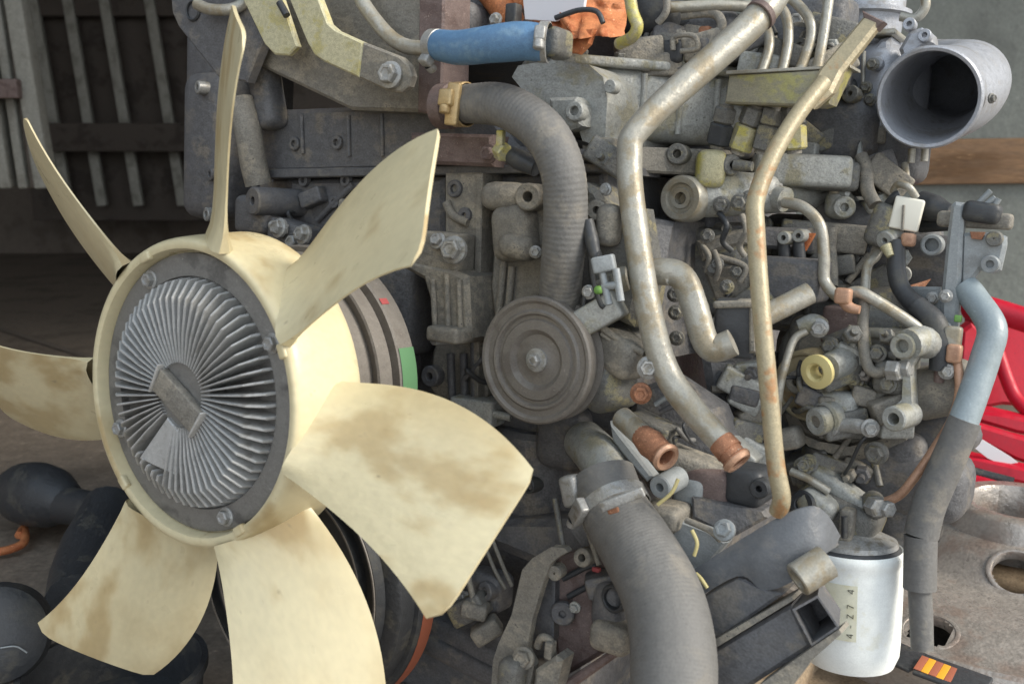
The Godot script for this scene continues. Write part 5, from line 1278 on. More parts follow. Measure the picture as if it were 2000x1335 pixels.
	fittings(83, Vector3(0.2669, 0.4012, -0.265), Vector3(0.3248, 0.3952, -0.275), Vector3(0.2755, 0.3218, -0.26), 12, 0.9)
	fittings(97, Vector3(0.0785, 0.4649, -0.238), Vector3(0.1193, 0.4687, -0.238), Vector3(0.0849, 0.3534, -0.238), 5, 1.0)
	fittings(101, Vector3(-0.1357, 0.568, -0.248), Vector3(0.0524, 0.5785, -0.248), Vector3(-0.1339, 0.5201, -0.248), 5, 0.9)
	fittings(113, Vector3(0.2126, 0.6044, -0.245), Vector3(0.2418, 0.6052, -0.25), Vector3(0.2398, 0.4597, -0.215), 6, 0.9)
	fittings(127, Vector3(0.2349, 0.2737, -0.195), Vector3(0.2986, 0.2873, -0.2), Vector3(0.2457, 0.2032, -0.185), 6, 0.9)
	fittings(131, Vector3(0.2813, 0.727, -0.385), Vector3(0.3644, 0.7289, -0.42), Vector3(0.29, 0.6926, -0.37), 16, 1.0)
	fittings(149, Vector3(0.3769, 0.6212, -0.5), Vector3(0.4033, 0.6217, -0.5), Vector3(0.3954, 0.5087, -0.47), 10, 1.0)
	fittings(151, Vector3(0.1299, 0.1977, -0.19), Vector3(0.1733, 0.2233, -0.19), Vector3(0.1365, 0.1479, -0.185), 4, 0.9)

# ---------------------------------------------------------------- lower front: outlet, hose, mount brackets, oil filter
func build_low() -> void:
	wheel("oil_pump_cover", "iron", Vector3(0.1527, 0.3047, -0.3), UP, [Vector2(0, 0.045), Vector2(0.045, 0.045), Vector2(0.050, 0.04), Vector2(0.050, -0.030), Vector2(0.046, -0.036), Vector2(0, -0.036)], "", null, 40)
	lump("oil_pump_rear", "iron", Vector3(0.1167, 0.3083, -0.3), Vector3(0.08, 0.10, 0.06), 0.015)
	boss("cover_hole", "black", Vector3(0.1695, 0.3046, -0.246), Vector3(-0.2, 0, 1), 0.00775, 0.00593, 0.02)
	plate("sump_shoulder", "iron", [Vector3(0.1393, 0.2706, -0.235), Vector3(0.2257, 0.2883, -0.235), Vector3(0.2477, 0.2735, -0.225), Vector3(0.2523, 0.2486, -0.22), Vector3(0.2063, 0.2419, -0.22), Vector3(0.1327, 0.2458, -0.23)], FR * -0.06, 0.008)
	for q in [[Vector3(0.1446, 0.2631, -0.21), Vector3(0.1649, 0.2358, -0.205), Vector3(0.1786, 0.2203, -0.205)], [Vector3(0.1521, 0.2705, -0.21), Vector3(0.1728, 0.2425, -0.205), Vector3(0.1849, 0.2243, -0.205)]]:
		pipe("belt_guide_wire", "dusty", q, 0.00174)
	lump("tensioner_boss", "iron", Vector3(0.154, 0.211, -0.215), Vector3(0.04, 0.035, 0.03), 0.008)
	boss("tensioner_eye", "iron", Vector3(0.162, 0.2166, -0.195), Vector3(-0.2, 0.1, 1), 0.00882, 0.00397, 0.02)
	bolt(Vector3(0.1402, 0.2037, -0.195), Vector3(-0.2, 0.3, 1), 0.00573)
	lump("sump_rail", "iron", Vector3(0.1253, 0.1589, -0.215), Vector3(0.14, 0.03, 0.04), 0.008, Vector3(0, 0, -8))
	lump("sump_rail", "iron", Vector3(0.153, 0.1439, -0.21), Vector3(0.13, 0.02, 0.04), 0.006, Vector3(0, 0, -8))
	lump("sump", "iron", Vector3(0.0713, 0.0137, -0.3), Vector3(0.35, 0.09, 0.15), 0.02)
	# dusty mount bracket pointing up
	plate("mount_arm", "dusty", [Vector3(0.2171, 0.2573, -0.17), Vector3(0.2254, 0.2691, -0.17), Vector3(0.2419, 0.2826, -0.17), Vector3(0.2539, 0.2845, -0.17), Vector3(0.2574, 0.2819, -0.17), Vector3(0.2496, 0.2757, -0.17), Vector3(0.2433, 0.269, -0.17), Vector3(0.2386, 0.2504, -0.17), Vector3(0.2329, 0.2196, -0.165), Vector3(0.2317, 0.1943, -0.16), Vector3(0.2405, 0.1854, -0.155), Vector3(0.2366, 0.1418, -0.15), Vector3(0.204, 0.1309, -0.15), Vector3(0.2003, 0.1778, -0.155), Vector3(0.2037, 0.1928, -0.16), Vector3(0.2127, 0.2185, -0.165)], FR * -0.008, 0.004, "dusty pale cast mount bracket pointing up")
	plate("mount_web", "iron", [Vector3(0.2259, 0.2414, -0.19), Vector3(0.235, 0.2571, -0.19), Vector3(0.2411, 0.1974, -0.185), Vector3(0.2341, 0.1783, -0.182), Vector3(0.219, 0.1737, -0.182), Vector3(0.218, 0.1999, -0.185)], FR * -0.012, 0.002)
	boss("mount_eye", "dusty", Vector3(0.2456, 0.2603, -0.172), Vector3(0.1, 0, 1), 0.00631, 0.00084, 0.012)
	boss("mount_eye", "iron", Vector3(0.2484, 0.2219, -0.185), Vector3(0.3, 0, 1), 0.01021, 0.00298, 0.005)
	pipe("mount_hook", "dusty", [Vector3(0.2383, 0.1981, -0.165), Vector3(0.2435, 0.2081, -0.162), Vector3(0.2513, 0.2081, -0.162), Vector3(0.253, 0.1977, -0.162)], 0.00332)
	lump("mount_tab", "dusty", Vector3(0.2535, 0.2016, -0.16), Vector3(0.007, 0.015, 0.01), 0.002)
	lump("mossy_pad", "grime", Vector3(0.2275, 0.1772, -0.145), Vector3(0.022, 0.03, 0.02), 0.008)
	bolt(Vector3(0.2343, 0.192, -0.15), Vector3(0.2, 0.2, 1), 0.00698, "dusty")
	plate("mount_foot", "dusty", [Vector3(0.2447, 0.1842, -0.15), Vector3(0.2614, 0.2005, -0.155), Vector3(0.2678, 0.1981, -0.155), Vector3(0.2607, 0.1499, -0.15), Vector3(0.2439, 0.1443, -0.15)], FR * -0.02, 0.003)
	# dim castings between the mount and the hose
	plate("lower_web", "maroon", [Vector3(0.2301, 0.2622, -0.2), Vector3(0.2701, 0.2825, -0.21), Vector3(0.2965, 0.2492, -0.21), Vector3(0.3041, 0.2115, -0.21), Vector3(0.2457, 0.1606, -0.19), Vector3(0.2314, 0.2141, -0.195)], FR * -0.02, 0.004)
	for q in [[Vector3(0.2405, 0.2476, -0.197), Vector3(0.2624, 0.2633, -0.2), Vector3(0.2696, 0.2638, -0.2)], [Vector3(0.2465, 0.2334, -0.197), Vector3(0.2683, 0.2493, -0.2), Vector3(0.2779, 0.2495, -0.2)]]:
		pipe("lower_wire", "black", q, 0.00258)
	lump("wire_tip", "red_mark", Vector3(0.2708, 0.2629, -0.198), Vector3(0.007, 0.004, 0.004), 0.001)
	lump("drain_housing", "iron", Vector3(0.2885, 0.2384, -0.195), Vector3(0.03, 0.045, 0.03), 0.012)
	boss("drain_housing_eye", "black", Vector3(0.2981, 0.2514, -0.175), Vector3(-0.2, 0, 1), 0.01178, 0.00841, 0.015)
	lump("drain_neck", "dusty", Vector3(0.2977, 0.218, -0.185), Vector3(0.035, 0.025, 0.03), 0.008)
	plate("lower_rail", "maroon", [Vector3(0.2525, 0.1636, -0.17), Vector3(0.318, 0.2255, -0.18), Vector3(0.3185, 0.218, -0.18), Vector3(0.2579, 0.1564, -0.17)], FR * -0.03, 0.002)

	# water outlet, clamp and the big lower hose
	pipe("water_outlet", "alum", [Vector3(0.2227, 0.3552, -0.25), Vector3(0.2548, 0.347, -0.225), Vector3(0.2763, 0.3277, -0.21)], [0.01851, 0.01961, 0.02024], "weathered metal water outlet", null, 0.0, 0.0, 0.004, 28)
	lump("outlet_web", "iron", Vector3(0.1955, 0.3521, -0.27), Vector3(0.05, 0.06, 0.05), 0.015)
	plate("outlet_strap", "paint_grey", [Vector3(0.2595, 0.3823, -0.225), Vector3(0.2724, 0.3726, -0.222), Vector3(0.3074, 0.3457, -0.215), Vector3(0.3018, 0.3404, -0.215), Vector3(0.2821, 0.3533, -0.218), Vector3(0.2647, 0.367, -0.222)], FR * -0.012, 0.002)
	var h0 = Vector3(0.266, 0.3391, -0.208)
	var hp = [h0, Vector3(0.286, 0.3157, -0.195), Vector3(0.3148, 0.2962, -0.18), Vector3(0.3466, 0.2727, -0.16), Vector3(0.3672, 0.2451, -0.14), Vector3(0.3852, 0.2003, -0.11)]
	pipe("lower_radiator_hose", "rubber", hp, [0.02724, 0.0286, 0.02991, 0.03081, 0.03162, 0.02965], "big grey rubber lower radiator hose", null, 0.0, 0.00009, 0.0030, 40)
	clamp_ring(Vector3(0.2833, 0.3187, -0.198), Vector3(0.3148, 0.2962, -0.18) - h0, 0.02877, 0.012, Vector3(0.2639, 0.3314, -0.18) - Vector3(0.2873, 0.3213, -0.19), "steel", null, "steel hose clamp with a rusty spot")
	lump("clamp_screw", "steel", Vector3(0.2507, 0.3286, -0.185), Vector3(0.016, 0.026, 0.016), 0.004, Vector3(0, 0, 18))
	lump("clamp_tongue", "steel", Vector3(0.3123, 0.3409, -0.152), Vector3(0.036, 0.008, 0.004), 0.0015, Vector3(0, 22, 27))
	lump("clamp_rust", "rust", Vector3(0.3033, 0.3325, -0.1545), Vector3(0.009, 0.010, 0.004), 0.0015, Vector3(0, 15, 22))
	# heater stub with rusty end
	var s0 = Vector3(0.2762, 0.3894, -0.215)
	var s1 = Vector3(0.3274, 0.3707, -0.19)
	var sd = (s1 - s0).normalized()
	pipe("heater_stub", "galv", [s0, s0.lerp(s1, 0.65)], 0.00936)
	var st = begin()
	tube(st, [s0.lerp(s1, 0.45), s0.lerp(s1, 0.7), s0.lerp(s1, 0.97)], [0.00894, 0.01192, 0.01149, 0.00979], 24, true, false)
	lathe(st, s1, sd, [Vector2(0.00967, -0.003), Vector2(0.01093, -0.001), Vector2(0.01135, 0.002), Vector2(0.01009, 0.0035), Vector2(0.00757, 0.003), Vector2(0.00715, 0.0), Vector2(0.00715, -0.016), Vector2(0, -0.016)], 28)
	var hs = put("heater_stub_end", finish(st), "rust", null, "rusty open heater pipe stub")
	var lip = begin()
	lathe(lip, s1 + sd * 0.0004, sd, [Vector2(0.01157, 0.0005), Vector2(0.01178, 0.002), Vector2(0.01009, 0.0042), Vector2(0.00757, 0.0036), Vector2(0.00694, 0.001)], 28)
	put("stub_lip", finish(lip), "copper", hs)
	# oil cooler plate behind, with its raised rim
	plate("cooler_plate", "iron", [Vector3(0.2544, 0.4021, -0.28), Vector3(0.2786, 0.4135, -0.29), Vector3(0.3194, 0.391, -0.3), Vector3(0.3417, 0.3495, -0.3), Vector3(0.3302, 0.3199, -0.3), Vector3(0.2764, 0.3132, -0.28), Vector3(0.251, 0.3476, -0.27)], FR * -0.04, 0.005)
	pipe("cooler_rim", "paint_grey", [Vector3(0.2807, 0.3938, -0.268), Vector3(0.2959, 0.4026, -0.27), Vector3(0.3138, 0.3868, -0.275), Vector3(0.322, 0.3726, -0.275)], 0.00228)
	pipe("cooler_rim", "iron", [Vector3(0.2851, 0.3875, -0.27), Vector3(0.298, 0.394, -0.27), Vector3(0.3096, 0.3817, -0.275)], 0.00228)
	lump("cooler_ledge", "dusty", Vector3(0.3168, 0.3481, -0.27), Vector3(0.07, 0.02, 0.04), 0.006, Vector3(0, 20, -15))
	lump("stained_block", "maroon", Vector3(0.3364, 0.3328, -0.265), Vector3(0.045, 0.035, 0.03), 0.008)
	lump("stained_block", "paint_grey", Vector3(0.3244, 0.3266, -0.262), Vector3(0.03, 0.03, 0.03), 0.008)
	boss("cooler_eye", "paint_grey", Vector3(0.3162, 0.3391, -0.21), Vector3(-0.1, -0.1, 1), 0.00959, 0.00349, 0.03)
	pipe("dipped_wire", "amber", [Vector3(0.3361, 0.3521, -0.2), Vector3(0.3327, 0.3409, -0.197), Vector3(0.3226, 0.3297, -0.195)], 0.00151)
	pipe("dipped_wire", "amber", [Vector3(0.3508, 0.3139, -0.2), Vector3(0.3567, 0.3055, -0.198), Vector3(0.3554, 0.2951, -0.197)], 0.00151)
	pipe("dipped_wire", "amber", [Vector3(0.361, 0.284, -0.19), Vector3(0.3662, 0.2818, -0.188), Vector3(0.3721, 0.2762, -0.187)], 0.00149)
	lump("pressure_switch", "black", Vector3(0.3696, 0.3405, -0.27), Vector3(0.032, 0.032, 0.04), 0.008)
	boss("switch_eye", "black", Vector3(0.3857, 0.3445, -0.245), Vector3(0, 0, 1), 0.00793, 0.00264, 0.012)
	lump("ledge_block", "dusty", Vector3(0.3145, 0.3117, -0.23), Vector3(0.035, 0.02, 0.04), 0.006)
	plate("stay_plate", "iron", [Vector3(0.3303, 0.327, -0.245), Vector3(0.3888, 0.3273, -0.25), Vector3(0.3934, 0.322, -0.25), Vector3(0.369, 0.302, -0.24), Vector3(0.3358, 0.313, -0.235)], FR * -0.02, 0.002)
	plate("grey_web", "paint_grey", [Vector3(0.3097, 0.314, -0.225), Vector3(0.3528, 0.3084, -0.225), Vector3(0.3706, 0.3019, -0.225), Vector3(0.3495, 0.2685, -0.22), Vector3(0.3306, 0.281, -0.22)], FR * -0.012, 0.002)
	pipe("web_edge", "dusty", [Vector3(0.3377, 0.3152, -0.218), Vector3(0.3584, 0.3118, -0.216), Vector3(0.3695, 0.3065, -0.214)], 0.00258)
	bolt(Vector3(0.3724, 0.3159, -0.212), Vector3(0, 0.5, 1), 0.00646, "paint_grey")

	# engine mount: curved shield, rails and box end
	var sh = begin()
	var upper = curve([Vector3(0.3466, 0.2755, -0.2), Vector3(0.387, 0.3123, -0.202), Vector3(0.4188, 0.3389, -0.207), Vector3(0.437, 0.347, -0.214), Vector3(0.4452, 0.3374, -0.228), Vector3(0.4509, 0.3194, -0.245)], 6)
	var lower = curve([Vector3(0.3487, 0.2503, -0.195), Vector3(0.3907, 0.2871, -0.198), Vector3(0.4116, 0.2819, -0.197), Vector3(0.4311, 0.2919, -0.2), Vector3(0.4481, 0.3121, -0.212), Vector3(0.452, 0.3144, -0.24)], 6)
	for side in 2:
		var rows = []
		for i in upper.size():
			var row = PackedVector3Array()
			for k in 7:
				var v = k / 6.0
				var p: Vector3 = upper[i].lerp(lower[i], v)
				p += FR * (0.006 * sin(v * PI) - 0.003 * side) * minf(1.0, i / 10.0)
				row.append(p - FR * 0.003 * side)
			rows.append(row)
		next_group(sh)
		grid(sh, rows, side == 0)
	put("mount_shield", finish(sh), "mould", null, "dark grey moulded curved mount shield")
	wheel("mount_tube", "galv", Vector3(0.4398, 0.3, -0.185), Vector3(0.4398, 0.3, -0.185) - Vector3(0.4545, 0.3129, -0.2), [Vector2(0.01262, -0.026), Vector2(0.01262, -0.001), Vector2(0.01178, 0), Vector2(0.00841, 0), Vector2(0.00799, -0.002), Vector2(0.00799, -0.022), Vector2(0, -0.022)])
	plate("mount_rail", "iron", [Vector3(0.3647, 0.265, -0.195), Vector3(0.3907, 0.2871, -0.198), Vector3(0.4155, 0.2829, -0.197), Vector3(0.4275, 0.2831, -0.196), Vector3(0.3836, 0.2385, -0.185), Vector3(0.3738, 0.2307, -0.185)], FR * -0.03, 0.002)
	plate("mount_rail", "dusty", [Vector3(0.3803, 0.2379, -0.178), Vector3(0.4359, 0.286, -0.187), Vector3(0.438, 0.2839, -0.187), Vector3(0.3832, 0.233, -0.177)], FR * -0.03, 0.002)
	plate("mount_rail", "iron", [Vector3(0.3821, 0.2316, -0.18), Vector3(0.4361, 0.2807, -0.188), Vector3(0.4552, 0.2541, -0.186), Vector3(0.4206, 0.2206, -0.176), Vector3(0.3861, 0.1837, -0.17)], FR * -0.03, 0.003)
	# open box section end
	var b0 = Vector3(0.4399, 0.2796, -0.18)
	var b1 = Vector3(0.4548, 0.2919, -0.188)
	var b2 = Vector3(0.4724, 0.2732, -0.186)
	var b3 = Vector3(0.4567, 0.2573, -0.178)
	var back = Vector3(-0.25, -0.1, -1.0).normalized() * 0.05
	var sec = begin()
	var ring = [b0, b1, b2, b3]
	var mid = (b0 + b1 + b2 + b3) / 4.0
	for k in 4:
		var p: Vector3 = ring[k]
		var q: Vector3 = ring[(k + 1) % 4]
		var pi2 = p.lerp(mid, 0.12)
		var qi = q.lerp(mid, 0.12)
		sec.set_smooth_group(0xFFFFFFFF)
		quad(sec, p, q, qi, pi2)
		quad(sec, pi2, qi, qi + back, pi2 + back)
		quad(sec, p, q, q + back, p + back)
	quad(sec, b0 + back, b1 + back, b2 + back, b3 + back)
	put("box_section", finish(sec), "iron", null, "open end of a dark square tube")
	plate("mount_lower_edge", "dusty", [Vector3(0.4235, 0.2206, -0.168), Vector3(0.4565, 0.2564, -0.174), Vector3(0.4735, 0.2737, -0.182), Vector3(0.4755, 0.2713, -0.182), Vector3(0.4583, 0.2485, -0.174), Vector3(0.4339, 0.2017, -0.165)], FR * -0.02, 0.002)
	# filter head and oil filter
	build_filter()

func build_filter() -> void:
	var top = Vector3(0.431, 0.2697, -0.38)
	var dn = (Vector3(0.438, 0.1678, -0.38) - top)
	var h = dn.length()
	var ax = -dn.normalized()
	var r = 0.04335
	var fl = wheel("oil_filter", "white", top, ax, [Vector2(r * 0.92, 0.002), Vector2(r * 0.94, 0.004), Vector2(r * 0.965, 0.0045), Vector2(r * 1.0, 0.002), Vector2(r * 1.01, -0.001), Vector2(r * 1.0, -0.005), Vector2(r * 0.975, -0.009), Vector2(r * 0.985, -0.013),
		Vector2(r * 0.98, -h * 0.5), Vector2(r * 0.965, -h + 0.022), Vector2(r * 0.95, -h + 0.012), Vector2(r * 0.86, -h + 0.002), Vector2(r * 0.7, -h), Vector2(0, -h)], "white spin on oil filter canister with a yellowed label", null, 64)
	wheel("filter_gasket", "black", top, ax, [Vector2(r * 0.93, -0.002), Vector2(r * 0.935, 0.004), Vector2(r * 0.88, 0.0065), Vector2(0, 0.0065)], "", fl, 48)
	wheel("filter_top_plate", "steel", top, ax, [Vector2(r * 0.88, 0.007), Vector2(r * 0.85, 0.011), Vector2(r * 0.6, 0.016), Vector2(r * 0.35, 0.019), Vector2(0, 0.019)], "", fl, 48)
	# label strip following the can, and its row of small characters
	var u = side_of(ax)
	var v = ax.cross(u)
	var face = (Vector3(0.4724, 0.2898, -0.2) - top)
	var a_mid = atan2(face.dot(v), face.dot(u))
	var st = begin()
	next_group(st)
	var rows = []
	for i in 9:
		var a = a_mid + lerpf(0.75, -0.12, i / 8.0)
		var d = (u * cos(a) + v * sin(a)) * (r * 0.985 + 0.0006)
		rows.append(PackedVector3Array([top + d - ax * h * 0.18, top + d * 0.995 - ax * h * 0.66]))
	var right = (u * cos(a_mid - 0.2) + v * sin(a_mid - 0.2)).dot(Vector3(0.4667, 0.2581, -0.3) - Vector3(0.4427, 0.2518, -0.3))
	if right < (u * cos(a_mid + 0.2) + v * sin(a_mid + 0.2)).dot(Vector3(0.4667, 0.2581, -0.3) - Vector3(0.4427, 0.2518, -0.3)):
		rows = []
		for i in 9:
			var a = a_mid + lerpf(-0.75, 0.12, i / 8.0)
			var d = (u * cos(a) + v * sin(a)) * (r * 0.985 + 0.0006)
			rows.append(PackedVector3Array([top + d - ax * h * 0.18, top + d * 0.995 - ax * h * 0.66]))
	grid(st, rows)
	put("filter_label", finish(st), "label", fl)
	var tm = TextMesh.new()
	tm.text = "4 - Z 7  4"
	tm.font_size = 16
	tm.pixel_size = 0.00045
	tm.depth = 0.0004
	var fnt = SystemFont.new()
	fnt.font_names = PackedStringArray(["Droid Sans Mono"])
	tm.font = fnt
	var t = put("label_print", tm, "ink", fl)
	var nrm = (u * cos(a_mid) + v * sin(a_mid)).normalized()
	# the print reads upwards along the can
	t.transform = Transform3D(Basis(ax, nrm.cross(ax), nrm), top + nrm * (r * 0.985 + 0.0008) - ax * h * 0.42)
	# filter head
	lump("filter_head", "grime", Vector3(0.4132, 0.2989, -0.39), Vector3(0.075, 0.035, 0.05), 0.010, Vector3(0, 0, -15))
	lump("filter_head", "alum", Vector3(0.4012, 0.309, -0.365), Vector3(0.035, 0.022, 0.03), 0.008, Vector3(0, 0, -25))
	lump("filter_head", "alum", Vector3(0.416, 0.3185, -0.39), Vector3(0.07, 0.016, 0.03), 0.006, Vector3(0, 0, -28))
	boss("head_eye", "black", Vector3(0.3898, 0.3099, -0.35), Vector3(-0.3, 0.2, 1), 0.01277, 0.00638, 0.02)
	lump("head_post", "dusty", Vector3(0.4286, 0.2951, -0.36), Vector3(0.012, 0.035, 0.015), 0.003)
	pipe("head_slot", "black", [Vector3(0.4292, 0.3088, -0.345), Vector3(0.431, 0.2901, -0.345)], 0.00271)
	boss("banjo", "grime", Vector3(0.4502, 0.315, -0.37), Vector3(0.5, 0, 1), 0.01014, 0.00369, 0.02)
	nut(Vector3(0.4458, 0.3194, -0.36), Vector3(0.8, 0, 0.6), 0.0083, 0.012, "steel")
	nut(Vector3(0.4561, 0.3189, -0.362), Vector3(0.8, 0, 0.6), 0.00692, 0.010, "steel")
	pipe("head_pipe", "galv", [Vector3(0.375, 0.3354, -0.36), Vector3(0.3915, 0.3315, -0.36), Vector3(0.409, 0.3223, -0.365)], 0.00365)
	for q in [Vector3(0.3831, 0.3397, -0.37), Vector3(0.386, 0.3417, -0.375)]:
		bolt(q, Vector3(0.2, 0.3, 1), 0.00638, "grime")
	lump("head_support", "iron", Vector3(0.4449, 0.314, -0.44), Vector3(0.06, 0.12, 0.05), 0.015)
	lump("head_support", "iron", Vector3(0.3782, 0.3158, -0.44), Vector3(0.08, 0.08, 0.05), 0.015)

# ---------------------------------------------------------------- things lying round the engine
func build_around() -> void:
	# timbers under the engine
	var deck = thing("wooden_plank", "weathered wooden plank lying under the white oil filter", "plank", Vector3(0.3615, 0, -1.0489))
	var p0 = Vector3(0.2428, 0.03, -0.8995)
	var p1 = Vector3(0.4398, 0.03, -1.0464)
	var along = (p1 - p0).normalized()
	var across = along.cross(UP)
	var st = begin()
	for k in 1:
		lump_shape(st, (p0 + p1) * 0.5 - deck.position - UP * 0.015, Vector3(0.9, 0.03, 0.16), Basis(along, UP, -across), 0.004)
	put("board", finish(st), "plank", deck)
	var bl = thing("timber_block", "square wooden block under the engine sump behind the lower hose", "timber", engine.position + engine.basis * Vector3(0.12, -0.02, -0.5))
	lump("block", "plank", Vector3(0, 0.06, 0), Vector3(0.5, 0.12, 0.14), 0.004, Vector3(0, -33, 0), "", bl)

	# red hand truck on the right
	var rt = thing("red_trolley", "red painted steel tool trolley with flat panels and trays behind the pale blue pipe", "trolley", Vector3(0.7296, 0.1896, -1.4463))
	var o = rt.position
	var rp = func(list): return list.map(func(q): return q - o)
	pipe("frame_tube", "red", rp.call([Vector3(0.6764, 0.3383, -1.4779), Vector3(0.7068, 0.3368, -1.4776), Vector3(0.7935, 0.3111, -1.421)]), 0.018, "", rt)
	pipe("frame_tube", "red", rp.call([Vector3(0.6208, 0.1063, -1.3775), Vector3(0.6521, 0.1039, -1.3565), Vector3(0.7524, 0.0888, -1.2715)]), 0.017, "", rt)
	var panels = [
		["side_panel", [Vector3(0.7245, 0.3126, -1.5542), Vector3(0.7485, 0.3244, -1.5567), Vector3(0.8806, 0.2852, -1.5484), Vector3(0.8695, 0.1732, -1.5041), Vector3(0.7685, 0.1756, -1.5251), Vector3(0.7256, 0.1623, -1.5427)], 0.03],
		["round_panel", [Vector3(0.6867, 0.297, -1.51), Vector3(0.7023, 0.3084, -1.5124), Vector3(0.7163, 0.297, -1.51), Vector3(0.7194, 0.255, -1.5011), Vector3(0.7023, 0.1863, -1.4865), Vector3(0.6789, 0.1787, -1.4849)], 0.02],
		["tray_edge", [Vector3(0.6802, 0.1896, -1.4463), Vector3(0.7248, 0.1865, -1.4354), Vector3(0.8082, 0.1746, -1.392), Vector3(0.8082, 0.1544, -1.3877), Vector3(0.7387, 0.1621, -1.42), Vector3(0.6802, 0.1762, -1.4434)], 0.04],
		["tray_front", [Vector3(0.6697, 0.179, -1.4236), Vector3(0.7287, 0.1644, -1.4), Vector3(0.797, 0.1521, -1.3667), Vector3(0.797, 0.1131, -1.3585), Vector3(0.7287, 0.1297, -1.3926), Vector3(0.6674, 0.157, -1.4189)], 0.02],
		["lower_tray", [Vector3(0.6436, 0.1383, -1.3945), Vector3(0.6759, 0.135, -1.3836), Vector3(0.7803, 0.1233, -1.33), Vector3(0.7803, 0.1004, -1.3251), Vector3(0.7065, 0.1096, -1.3577), Vector3(0.6399, 0.1239, -1.3914)], 0.03]]
	for q in panels:
		var sp = []
		for p in q[1]:
			sp.append(p - o)
		plate(q[0], "red", sp, Vector3(0, 0, -1) * q[2], 0.005, "", rt)
	pipe("brace", "red", rp.call([Vector3(0.7461, 0.2605, -1.5125), Vector3(0.7597, 0.2042, -1.48), Vector3(0.7752, 0.1785, -1.4439)]), 0.010, "", rt)
	var stick = []
	for q in [Vector3(0.6561, 0.1558, -1.3931), Vector3(0.6759, 0.1616, -1.3892), Vector3(0.7139, 0.1388, -1.3792), Vector3(0.7223, 0.1325, -1.3728), Vector3(0.7029, 0.1273, -1.3768), Vector3(0.6833, 0.135, -1.3836)]:
		stick.append(q - o)
	plate("torn_sticker", "paper", stick, Vector3(0, 0, -0.002), 0.0003, "", rt)
	pipe("slot_rail", "black", rp.call([Vector3(0.6333, 0.1247, -1.3711), Vector3(0.6715, 0.1183, -1.3545), Vector3(0.7001, 0.1143, -1.3383)]), 0.008, "", rt)

	# steel wheel lying flat
	var wc = Vector3(0.6201, 0.1, -1.1639)
	var wt = thing("steel_wheel", "bare scuffed steel truck wheel lying flat on the ground beside the oil filter", "wheel", Vector3(wc.x, 0, wc.z))
	var holes = []
	for k in 6:
		var ang = deg_to_rad(116.0 + 60.0 * k)
		holes.append(Vector3(cos(ang) * 0.125, sin(ang) * 0.125, 0.029))
	for k in 3:
		var ang = deg_to_rad(132.5 + 120.0 * k)
		holes.append(Vector3(cos(ang) * 0.281, sin(ang) * 0.281, 0.027))
	wheel_disc(wt, holes)
	wheel("rim_barrel", "rim", Vector3.ZERO, UP, [Vector2(0.316, 0.088), Vector2(0.322, 0.089), Vector2(0.327, 0.086), Vector2(0.329, 0.080), Vector2(0.325, 0.070), Vector2(0.318, 0.055), Vector2(0.318, 0.03), Vector2(0.335, 0.02), Vector2(0.338, 0.01), Vector2(0.333, 0.003), Vector2(0.2, 0.003)], "", wt, 96)
	wheel("hole_shade_drum", "iron", Vector3.ZERO, UP, [Vector2(0.20, 0.085), Vector2(0.20, 0.006), Vector2(0, 0.006)], "", wt, 48)  # dark drum added so the hand holes look deep in shade
	wheel("hub_dome", "rim", Vector3.ZERO, UP, [Vector2(0.092, 0.128), Vector2(0.086, 0.138), Vector2(0.080, 0.150), Vector2(0.074, 0.154), Vector2(0.058, 0.154), Vector2(0.054, 0.148), Vector2(0.054, 0.09), Vector2(0, 0.09)], "", wt, 56)

	# ratchet strap with a printed end
	var sb = thing("ratchet_strap", "black webbing strap with an orange and yellow end in front of the steel wheel", "strap", Vector3(0.3729, 0.1203, -0.8386))
	var off = sb.position
	pipe_flat(sb, "webbing", "black", Vector3(0.3504, 0.1207, -0.8693) - off, Vector3(0.3729, 0.1212, -0.8388) - off)
	pipe_flat(sb, "webbing", "black", Vector3(0.3686, 0.1247, -0.8344) - off, Vector3(0.4147, 0.1216, -0.798) - off)
	for k in 5:
		var qa = Vector3(0.3668, 0.1276, -0.833).lerp(Vector3(0.3927, 0.1245, -0.8139), k / 5.0) - off
		var qb = Vector3(0.3668, 0.1276, -0.833).lerp(Vector3(0.3927, 0.1245, -0.8139), (k + 0.98) / 5.0) - off
		pipe_flat(sb, "printed_stripe", "yellow_mark" if k % 2 == 1 else "orange_mark", qa, qb, 0.014, 0.001)

	# black driveshaft end on the floor at the left
	var ds = thing("drive_shaft", "black rubber booted drive shaft end lying on the floor left of the fan", "drive shaft", Vector3(-0.7245, 0, -1.4967))
	off = ds.position
	var rb = func(list): return list.map(func(q): return q - off)
	pipe("boot", "black", rb.call([Vector3(-0.7618, 0.053, -1.4684), Vector3(-0.7068, 0.067, -1.4202), Vector3(-0.6629, 0.0703, -1.3903), Vector3(-0.6399, 0.0667, -1.3793)]), [0.036, 0.046, 0.048, 0.044, 0.028], "", ds, 0.0, 0.0, 0.004, 28)
	pipe("shaft", "black", rb.call([Vector3(-0.6473, 0.0667, -1.3793), Vector3(-0.5828, 0.0743, -1.34), Vector3(-0.5391, 0.0782, -1.3204)]), [0.028, 0.024, 0.028], "", ds)
	pipe("yoke", "black", rb.call([Vector3(-0.5569, 0.0852, -1.3218), Vector3(-0.5459, 0.0648, -1.2459), Vector3(-0.5246, 0.058, -1.1525), Vector3(-0.4996, 0.0642, -1.072)]), [0.036, 0.044, 0.042, 0.036], "", ds)
	# rounded black drum in the corner
	var dr = thing("black_drum", "round black rubber drum with a thin cord in the bottom left corner", "drum", Vector3(-0.5669, 0, -1.0163))
	off = dr.position
